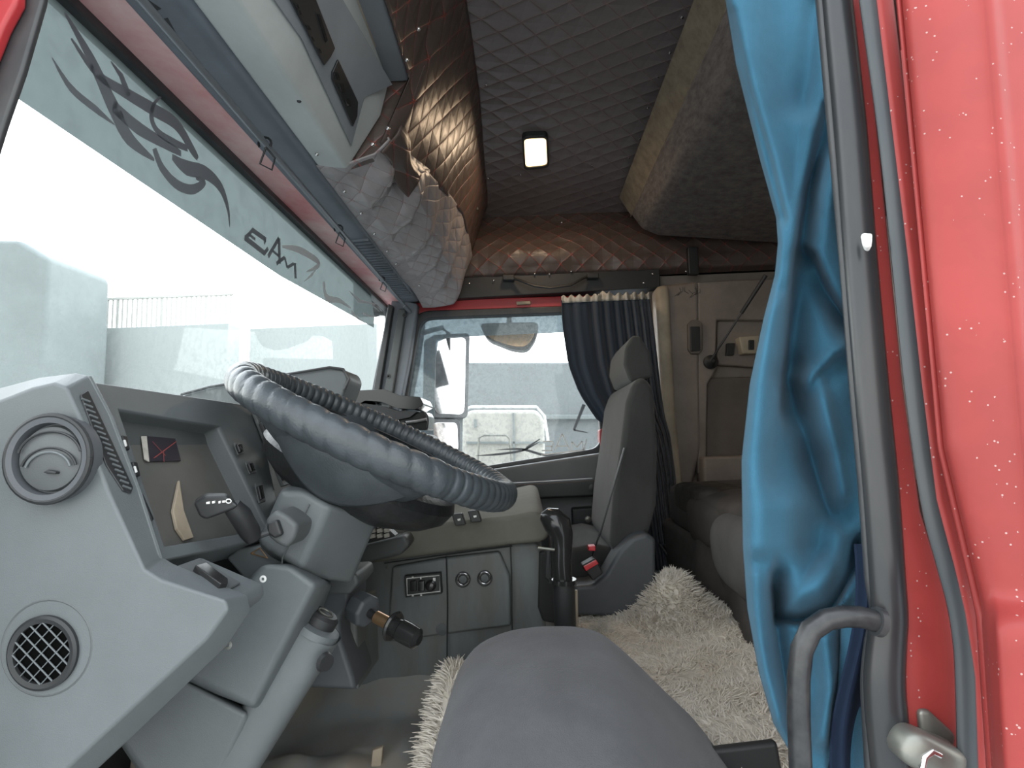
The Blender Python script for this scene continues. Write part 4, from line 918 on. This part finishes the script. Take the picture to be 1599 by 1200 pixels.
# switch pod at the foot of the panel
pd = thing('light_switch_pod', (0, 0, 0), 'grey pod with black rocker switch under the instrument panel', 'switch')
mb = MB(); q0 = [P(*a, .555) for a in ((262, 886), (372, 934), (374, 955), (330, 990), (262, 940))]
mb.prism(q0, (0, .055, 0)); mb.build('pod_body', G['dash'], pd, bevel=.005)
tn = (P(372, 934, .555)-P(262, 886, .555)).cross(V3((0, 1, 0))).normalized(); tn = tn if tn.z > 0 else -tn
def tp(q, th, m, name, par, base=.0005): return MB().prism([hit(a, b, P(262, 886, .555)+tn*base, tn) for a, b in q], tn*th).build(name, m, par, bevel=.0012)
tp([(276, 888), (312, 876), (374, 914), (352, 926), (334, 918)], .003, G['dash2'], 'switch_plate', pd)
r_ = tp([(300, 893), (318, 888), (352, 914), (352, 921), (340, 922)], .007, G['gloss'], 'rocker', pd, .003)
tp([(280, 894), (283, 892), (334, 925), (331, 928)], .002, G['black'], 'slot', pd, .002)
ub_ = thing('under_dash_bracket', (0, 0, 0), 'grey angular bracket with engraved triangle below the instruments', 'bracket')
slab('bracket_body', [(352, 872), (372, 856), (440, 850), (440, 890), (402, 922), (392, 918)], .74, .84, G['dash'], ub_, bevel=.004)
mb = MB(); mb.tube([P(*a, .738) for a in ((392, 865), (406, 856), (418, 872), (392, 865))], .0009, n=5); mb.build('warning_triangle', G['brass_refl'], ub_)
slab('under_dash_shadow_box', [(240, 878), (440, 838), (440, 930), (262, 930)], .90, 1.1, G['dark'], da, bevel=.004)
# item on the dash beyond the wheel
sect('passenger_shelf', [(-.66, .84), (-.355, .84), (-.345, 1.03), (-.37, 1.046), (-.66, 1.046)], 1.45, 2.17, G['dash2'], da, bevel=.012)
hp = thing('phone_holder', (0, 0, 0), 'glossy black hinged holder standing on the dashboard near the pillar', 'holder')
slab('lid', None, 1.85, 2.04, G['gloss'], hp, pts=rp([(532, 626), (560, 610), (600, 608), (625, 618), (656, 620), (662, 632), (648, 640), (620, 638), (596, 628), (570, 626), (545, 640)], 1.85, .006), bevel=.005)
slab('lower_shell', None, 1.86, 2.02, G['black'], hp, pts=rp([(536, 640), (568, 630), (596, 634), (622, 642), (652, 642), (640, 652), (560, 668)], 1.86, .006), bevel=.005)
slab('base', None, 1.88, 2.00, G['gloss'], hp, pts=rp([(628, 650), (664, 642), (670, 652), (668, 672), (600, 672), (600, 660)], 1.88, .01), bevel=.005)
mb = MB(); mb.tube([P(*a, 1.865) for a in ((634, 660), (650, 658), (666, 655))], .006, n=8); mb.build('chrome_trim', G['chrome'], hp)

# ================================================================== STEERING
SC = V3((-.228, .85, 1.018)); na = V3((math.sin(math.radians(27)), 0, math.cos(math.radians(27)))); ax_ = V3((na.z, 0, -na.x)); ay_ = V3((0, 1, 0)); RW = .214
sw = thing('steering_wheel', SC, 'large steering wheel with grey leather wrapped ribbed cover', 'steering wheel')
def rim(u, v):
    th = 2*math.pi*u; ph = 2*math.pi*v; d = ax_*math.cos(th)+ay_*math.sin(th)
    far = math.sin(th)
    n1 = abs(math.sin(th*44)); n2 = abs(math.sin(th*26+.4+1.2*math.sin(2*math.pi*v)))
    if far > .12 or far > -.1 and math.cos(th) < 0: rr_ = .0155+.0040*n1**.5
    elif math.cos(th) > .62 : rr_ = .0175+.0030*n1**.4
    else: rr_ = .0185+.0028*n2**.35
    rr_ *= 1.0+.03*noise.noise(d*6)
    return SC+d*(RW+rr_*math.cos(ph))+na*rr_*1.1*math.sin(ph)
nu, nv = 720, 20
v = [rim(i/nu, j/nv) for i in range(nu) for j in range(nv)]
f = [(i*nv+j, i*nv+(j+1) % nv, ((i+1) % nu)*nv+(j+1) % nv, ((i+1) % nu)*nv+j) for i in range(nu) for j in range(nv)]
obj('rim_cover', v, f, G['leather'], sw, angle=180)
mb = MB(); mb.tube([SC+(ax_*math.cos(t)+ay_*math.sin(t))*(RW-.020)-na*.010 for t in [math.radians(5*i) for i in range(73)]], .0016, n=6, cap=False); mb.build('cover_lacing', G['black'], sw)
mb = MB(); mb.lathe([(.09, -.035), (.130, -.038), (.150, -.046), (.156, -.060), (.148, -.080), (.126, -.098), (.090, -.112), (.06, -.122), (.05, -.14)], SC, na, 56); mb.build('hub_bowl', G['hub'], sw)
mb = MB(); mb.lathe([(.001, -.034), (.08, -.035), (.105, -.040), (.105, -.050)], SC, na, 48); mb.build('horn_pad', G['leather'], sw)
for a in (-62, -118, 62, 118):
    t = math.radians(a); d = ax_*math.cos(t)+ay_*math.sin(t); s = d.cross(na)
    def spk(u, v, d=d, s=s):
        q = 2*math.pi*u; r = .09+.115*v; wd = .036+.016*abs(v-.4); h = .013
        return SC+d*r+s*wd*math.cos(q)+na*(h*math.sin(q)-.058+.050*v*v)
    grid('spoke', spk, 24, 12, G['leather'], sw, closeu=True)
# smooth grey cowl between rim and bowl, nearest the door
def cowl(u, v):
    th = math.radians(-122+ 70*u); d = ax_*math.cos(th)+ay_*math.sin(th)
    w_ = math.sin(math.pi*u)**.6
    r = .198-.048*v*w_-.004; h = -.014-.075*v*w_+.004*math.sin(v*3)
    return SC+d*(r+.012*math.sin(math.pi*v)*w_)+na*h
grid('side_cowl', cowl, 60, 20, G['leather'], sw, solid=.003)

stc = thing('steering_column', (0, 0, 0), 'grey angular steering column housing under the wheel', 'steering column')
up = [PL([(438, 768), (476, 768), (514, 790), (470, 890), (418, 858), (404, 846)], .700),
      PL([(440, 762), (476, 757), (556, 800), (492, 906), (420, 868), (402, 848)], .735),
      PL([(446, 760), (480, 756), (590, 812), (548, 912), (430, 880), (406, 850)], .80),
      PL([(470, 770), (500, 760), (585, 812), (545, 900), (450, 880), (430, 850)], .96)]
loft('upper_shroud', up, G['dash'], stc, .008, 4)
mb = MB(); mb.tube([P(*a, .698) for a in ((483, 788), (460, 835), (441, 872), (440, 890))], .0009, n=5); mb.build('shroud_seam', G['dash2'], stc)
b_ = slab('stalk_socket', None, .655, .72, G['dash2'], stc, pts=rp([(412, 812), (430, 796), (446, 804), (465, 820), (460, 842), (446, 858), (430, 850), (416, 838)], .655, .006), bevel=.006)
slab('socket_mouth', [(416, 818), (432, 812), (440, 836), (428, 842), (417, 834)], .648, .66, G['black'], b_, bevel=.003)
loft('lower_shroud', [PL([(412, 880), (452, 884), (492, 914), (394, 1106), (288, 1054), (310, 1010)], .68), PL([(408, 882), (456, 880), (512, 910), (408, 1112), (270, 1060), (300, 1010)], .71), PL([(420, 880), (460, 880), (520, 910), (440, 1120), (290, 1070), (300, 1010)], .86)], G['dash'], stc, .007, 4)
loft('shroud_foot', [PL([(286, 1062), (388, 1116), (338, 1226), (240, 1230), (182, 1150)], .69), PL([(280, 1056), (398, 1112), (352, 1232), (236, 1236), (176, 1146)], .715), PL([(300, 1056), (420, 1112), (372, 1236), (250, 1236), (200, 1146)], .88)], G['dash'], stc, .007, 4)
for q, m_, r_ in (((412, 904), 'white', .0048), ((357, 1007), 'dull', .006)):
    mb = MB(); mb.lathe([(r_, 0), (r_*.9, .002), (r_*.4, .0028), (r_*.4, .0015)], P(*q, .682), (0, -1, 0), 18); mb.build('screw', G[m_], stc)
ad = thing('column_adjuster', (0, 0, 0), 'smooth grey sleeve with black lock running along the column', 'sleeve')
def slv(u, v):
    q = 2*math.pi*u; c = P(494, 982, .735).lerp(P(336, 1250, .71), v); t = (P(336, 1250, .71)-P(494, 982, .735)).normalized(); s = t.cross(V3((0, 1, 0))).normalized()
    r = .034*(1-.22*v); sg = lambda w: math.copysign(abs(w)**.7, w)
    return c+s*r*sg(math.cos(q))+V3((0, 1, 0))*r*.9*sg(math.sin(q))
o = grid('sleeve', slv, 32, 24, G['dash'], ad, closeu=True)
t_ = (P(494, 982, .735)-P(336, 1250, .71)).normalized(); e_ = P(494, 982, .735)
mb = MB(); mb.lathe([(.033, -.004), (.031, .004), (.024, .007), (.001, .007)], e_, t_, 28); mb.build('end_cap', G['dash'], ad)
mb = MB(); mb.lathe([(.021, 0), (.021, .012), (.017, .016), (.001, .016)], e_+t_*.006, t_, 28); mb.build('lock_barrel', G['black'], ad)
mb = MB(); mb.tube([e_+t_*.0225+(t_.orthogonal().normalized()*math.cos(a)+t_.cross(t_.orthogonal().normalized())*math.sin(a))*.010 for a in [math.radians(20*i) for i in range(19)]], .0011, n=6, cap=False); mb.build('lock_ring', G['dull'], ad)
mb = MB(); mb.lathe([(.012, 0), (.010, .005), (.001, .005)], P(507, 1034, .70), (.8, -.6, -.1), 16); mb.build('side_button', G['black'], ad)
cbk = thing('column_bracket', (0, 0, 0), 'dark grey bracket behind the steering column sleeve', 'bracket')
slab('bracket_plate', [(440, 912), (545, 912), (546, 948), (530, 966), (532, 1000), (552, 1060), (556, 1080), (430, 1074)], .90, 1.0, G['seatp'], cbk, bevel=.008)
slab('bracket_cap', [(452, 900), (556, 896), (560, 912), (545, 930), (450, 930)], .885, .98, G['dash2'], cbk, bevel=.006)
slab('mount_leg', [(528, 960), (556, 950), (560, 1080), (540, 1072)], .95, 1.08, G['console'], cbk, bevel=.006)
ik = thing('ignition_lock', (0, 0, 0), 'black ignition barrel with key fob pointing toward the console', 'ignition')
d_ = (P(650, 998, .84)-P(560, 950, .90)).normalized(); c_ = P(556, 946, .90)
mb = MB(); mb.lathe([(.024, 0), (.026, .012), (.026, .026), (.022, .030), (.012, .031)], c_, d_, 8); mb.build('barrel', G['seatp'], ik, bevel=.002)
c2 = P(584, 962, .88); c3 = P(652, 999, .845); D3 = c3-c2
mb = MB(); mb.tube([c_+d_*.02, c2+D3*.12], .007, n=12); mb.build('shaft', G['black'], ik)
mb = MB(); mb.tube([c2+D3*.05, c2+D3*.42], .0095, n=14); mb.build('brass_sleeve', G['brass_refl'], ik)
mb = MB(); mb.lathe([(.021, 0), (.023, .003), (.021, .006), (.012, .006)], c2+D3*.42, D3, 22); mb.build('flange', G['gloss'], ik)
mb = MB(); mb.tube([c2+D3*.48, c2+D3*.62, c2+D3*.64, c2+D3*.8, c2+D3*.98, c2+D3*1.04], [.014, .015, .0165, .0165, .0155, .008], n=16); mb.build('grip', G['gloss'], ik)
il = thing('indicator_stalk', (0, 0, 0), 'black indicator stalk with white pictograms left of the column', 'stalk')
hd = loft('stalk_head', [PL([(302, 786), (320, 775), (352, 774), (372, 790), (364, 796), (322, 812), (312, 808)], .60), PL([(304, 780), (322, 770), (354, 770), (374, 788), (366, 794), (324, 808), (310, 800)], .625)], G['black'], il, .003, 3)
mb = MB()
for q in ((322, 786, 5), (331, 785, 4), (341, 785, 3), (347, 784, 4)): mb.prism([P(q[0], q[1]-1.6, .5985), P(q[0]+q[2], q[1]-2.4, .5985), P(q[0]+q[2], q[1]+1.2, .5985), P(q[0], q[1]+1.6, .5985)], (0, .003, 0))
mb.tube([P(357+4*math.cos(a), 783+3.2*math.sin(a), .5985) for a in [math.radians(30*i) for i in range(13)]], .0006, n=5, cap=False)
mb.build('pictogram', G['white'], hd)
mb = MB(); mb.tube([P(362, 790, .612), P(376, 806, .62), P(390, 830, .64), P(396, 842, .645)], [.0095, .012, .0115, .009], n=14); mb.build('stalk_arm', G['black'], il)
mb = MB(); mb.tube([P(396, 840, .645), P(414, 834, .65), P(430, 828, .655)], .0035, n=10); mb.build('stalk_rod', G['black'], il)

# ================================================================== FLOOR THINGS
et = struct(sect('engine_tunnel', [(-.12, .44), (.52, .44), (.52, .515), (-.11, .515)], .78, 2.1, G['console'], bevel=.02)); et.name = 'trim_4'; et['label'] = 'engine tunnel cover under the shaggy rug'
def mt(u, v):
    x = -.62+.52*u; y = .45+.85*v
    z = .452+.018*noise.noise(V3((x*6, y*5, 0)))+.010*noise.noise(V3((x*16, y*7, 4)))+.05*max(0, (u-.75)/.25)**2+.012*math.sin(y*46+x*20)*max(0, 1-abs(x+.42)/.16)*(1 if y < 1.05 else 0)
    z += .07*max(0, (y-1.16)/.14)**1.5
    return (x, y, z)
fm = tag(grid('rubber_floor_mat', mt, 70, 90, G['mat'], None, solid=.004), 'worn dark rubber mat wrinkled over the footwell floor', 'mat')
mb = MB(); mb.prism([P(*a, 1.0) for a in ((584, 1168), (600, 1163), (596, 1205), (580, 1205))], (0, -.01, 0)); mb.build('worn_patch', G['pillar'], fm, bevel=.002)
pe_ = thing('floor_pedal', (0, 0, 0), 'dark pedal in the shade below the column foot', 'pedal')
slab('pedal_pad', [(205, 1168), (236, 1172), (230, 1240), (196, 1240)], .90, .93, G['walld'], pe_, bevel=.004)
mb = MB(); mb.tube([P(215, 1172, .93), P(220, 1120, 1.05)], .01); mb.build('pedal_arm', G['dark'], pe_)

def rugz(x, y):
    z = .525
    z += .115*math.exp(-((x-.37)/.085)**2-((y-1.50)/.085)**2)
    z += .085*math.exp(-((x+.145)/.05)**2-((y-1.0)/.11)**2)
    z += .015*math.exp(-((x-.50)/.05)**2)
    z += .008*noise.noise(V3((x*9, y*9, 0)))+.004*noise.noise(V3((x*25, y*25, 3)))
    if x < -.15: z -= (-.15-x)*2.0
    return z
def rugok(x, y): return not (x < .12 and y > 1.17)
rg = thing('shaggy_rug', (0, 0, 0), 'cream shaggy rug spread over the engine tunnel between the seats', 'rug')
nx, ny = 90, 90; v = []; f = []; X0, X1, Y0_, Y1_ = -.205, .51, .80, 1.60
for j in range(ny+1):
    for i in range(nx+1):
        x = X0+(X1-X0)*i/nx; y = Y0_+(Y1_-Y0_)*j/ny; v.append((x, y, rugz(x, y)))
for j in range(ny):
    for i in range(nx):
        x = X0+(X1-X0)*(i+.5)/nx; y = Y0_+(Y1_-Y0_)*(j+.5)/ny
        if rugok(x, y): q = j*(nx+1)+i; f.append((q, q+1, q+nx+2, q+nx+1))
obj('backing', v, f, G['rugb'], rg, solid=.006, angle=180)
tv = []; tf = []
rnd = random.Random(3)
N = 0
while N < 26000:
    x = rnd.uniform(X0, X1); y = rnd.uniform(Y0_, Y1_)
    if not rugok(x, y): continue
    if x < .0 and y < .82: continue
    p = V3((x, y, rugz(x, y)-.002)); e = .01
    nrm = V3((rugz(x-e, y)-rugz(x+e, y), rugz(x, y-e)-rugz(x, y+e), 2*e)).normalized()
    steep = (x < -.06 or ((x-.37)**2+(y-1.5)**2 < .02))
    fl_n = V3((noise.noise(V3((x*11, y*11, 5))), noise.noise(V3((x*11, y*11, 9))), 0))*1.6
    d = (nrm*(1.0 if steep else .35)+fl_n*(.5 if steep else 1)+V3((rnd.gauss(0, .35), rnd.gauss(0, .35), rnd.gauss(0, .15)))).normalized()
    if d.dot(nrm) < .1: d = (d+nrm*.3).normalized()
    Lh = rnd.uniform(.014, .026)*(1.15 if steep else 1); r = rnd.uniform(.0012, .0022)
    s = d.orthogonal().normalized(); t = d.cross(s); b2 = V3((rnd.gauss(0, .3), rnd.gauss(0, .3), -.25)); q = len(tv)
    for kk, rr_ in ((0, 1), (.55, .8), (1, .25)):
        c = p+d*Lh*kk+b2*Lh*kk*kk*.6
        for a in range(3): tv.append(c+(s*math.cos(a*2.094)+t*math.sin(a*2.094))*r*rr_)
    for k in range(2):
        for a in range(3): tf.append((q+k*3+a, q+k*3+(a+1) % 3, q+(k+1)*3+(a+1) % 3, q+(k+1)*3+a))
    N += 1
me = bpy.data.meshes.new('pile'); me.from_pydata([tuple(p) for p in tv], [], tf); me.polygons.foreach_set('use_smooth', [True]*len(tf)); me.materials.append(G['rug'])
pl = bpy.data.objects.new('pile', me); COL.objects.link(pl); pl.parent = rg; pl['kind'] = 'stuff'

# driver seat in the foreground
ds = thing('driver_seat', (0, 0, 0), 'blurred dark grey driver seat cushion in the near foreground', 'seat')
base = [(700, 1215), (690, 1160), (698, 1100), (715, 1050), (742, 1012), (785, 992), (840, 984), (900, 984), (940, 992), (985, 1030), (1040, 1085), (1088, 1130), (1118, 1170), (1160, 1235), (1180, 1330), (690, 1330)]
bx = [V3((a, 0, b)) for a, b in XZ(base, .86)]
bx = rpoly(bx, .02, 3)
cb_ = V3((P(880, 0, .86).x, 0, P(0, 1330, .86).z))
rings = []
for k in range(15):
    t = k/14; y = .53+.40*t; s = (1-(max(0, (.55-t)/.55))**2.2*.34)*(1-(max(0, (t-.85)/.15))**2*.10)
    rings.append([V3((cb_.x+(p.x-cb_.x)*s, y, cb_.z+(p.z-cb_.z)*s)) for p in bx])
n_ = len(bx); v = [p for r in rings for p in r]
f = [tuple(range(n_)), tuple(range(15*n_-1, 14*n_-1, -1))]+[(k*n_+i, k*n_+(i+1) % n_, (k+1)*n_+(i+1) % n_, (k+1)*n_+i) for k in range(14) for i in range(n_)]
obj('seat_cushion', v, f, G['seatf'], ds, angle=120, bevel=0)
slab('seat_frame', [(1050, 1180), (1112, 1172), (1215, 1160), (1240, 1300), (1050, 1300)], .815, .83, G['black'], ds, bevel=.006)

# lower bunk and bedding
lb = thing('lower_bunk', (0, 0, 0), 'low bunk with dark grey cover behind the seats', 'bunk')
sect('bunk_base', [(.52, .44), (1.28, .44), (1.28, .70), (.50, .70)], .60, 2.14, G['bed'], lb, bevel=.03, seg=5)
pillow('mattress', (.90, 1.40, .76), (.80, 1.45, .17), G['bed'], lb, e1=.3, e2=.2, ns=.03)
def drape(u, v):
    y = 1.15+.60*u; t = v
    x = .56-.045*math.sin(t*2.2)-.02*math.sin(u*9)*t; z = .81-.36*t
    return (x-.02+.014*noise.noise(V3((y*7, z*7, 2))), y, z)
grid('draped_cover', drape, 40, 30, G['bed'], lb, solid=.006)
bl = tag(pillow('folded_blanket', P(1112, 782, 1.78), (.17, .35, .10), G['bedd'], None, e1=.35, e2=.3, ns=.10, nf=14), 'dark patterned folded blanket on the bunk by the wall', 'blanket')
bl2 = tag(pillow('grey_quilt', P(1150, 818, 1.60), (.20, .34, .16), G['bed'], None, e1=.5, e2=.4, ns=.14, nf=9), 'rumpled grey brown quilt heaped on the lower bunk', 'quilt')
bl3 = tag(pillow('pale_pillow', P(1185, 868, 1.35), (.17, .30, .20), G['pale'], None, e1=.7, e2=.6, ns=.08), 'pale grey pillow half hidden behind the blue curtain', 'pillow')
hs = thing('cable_bundle', (0, 0, 0), 'dark cables hanging behind the passenger seat', 'cable')
for k in range(4):
    mb = MB(); mb.tube([P(1030+k*7, 850, 2.12), P(1052+k*6, 880, 2.10), P(1064+k*6, 930, 2.08), P(1058+k*8, 985, 2.06)], .006, n=8); mb.build('cable', G['black'], hs)

# ================================================================== FINISH: origins at the base of each thing
bpy.context.view_layer.update()
kids = lambda o: [c for c in bpy.data.objects if c.parent == o]
def bbox(o):
    lo_, hi_ = [1e9]*3, [-1e9]*3
    if o.type == 'MESH' and len(o.data.vertices):
        for vv in o.data.vertices:
            for k in range(3): lo_[k] = min(lo_[k], vv.co[k]); hi_[k] = max(hi_[k], vv.co[k])
    elif o.type == 'LIGHT':
        lo_, hi_ = list(o.location), list(o.location)
    for c in kids(o):
        a, b = bbox(c); lo_ = [min(x, y) for x, y in zip(lo_, a)]; hi_ = [max(x, y) for x, y in zip(hi_, b)]
    return lo_, hi_
piv = {}
allo = [o for o in bpy.data.objects if o.type in ('MESH', 'EMPTY', 'LIGHT')]
for o in allo:
    a, b = bbox(o)
    root = o
    while root.parent: root = root.parent
    if root.name.startswith('window'): piv[o.name] = V3((0, 0, 0)); continue
    piv[o.name] = V3(((a[0]+b[0])/2, (a[1]+b[1])/2, a[2] if not o.parent else (a[2]+b[2])/2)) if o.type != 'LIGHT' else o.location.copy()
for o in allo:
    p = piv[o.name]
    if o.type == 'MESH': o.data.transform(Matrix.Translation(-p))
    o.location = p-(piv[o.parent.name] if o.parent else V3((0, 0, 0)))
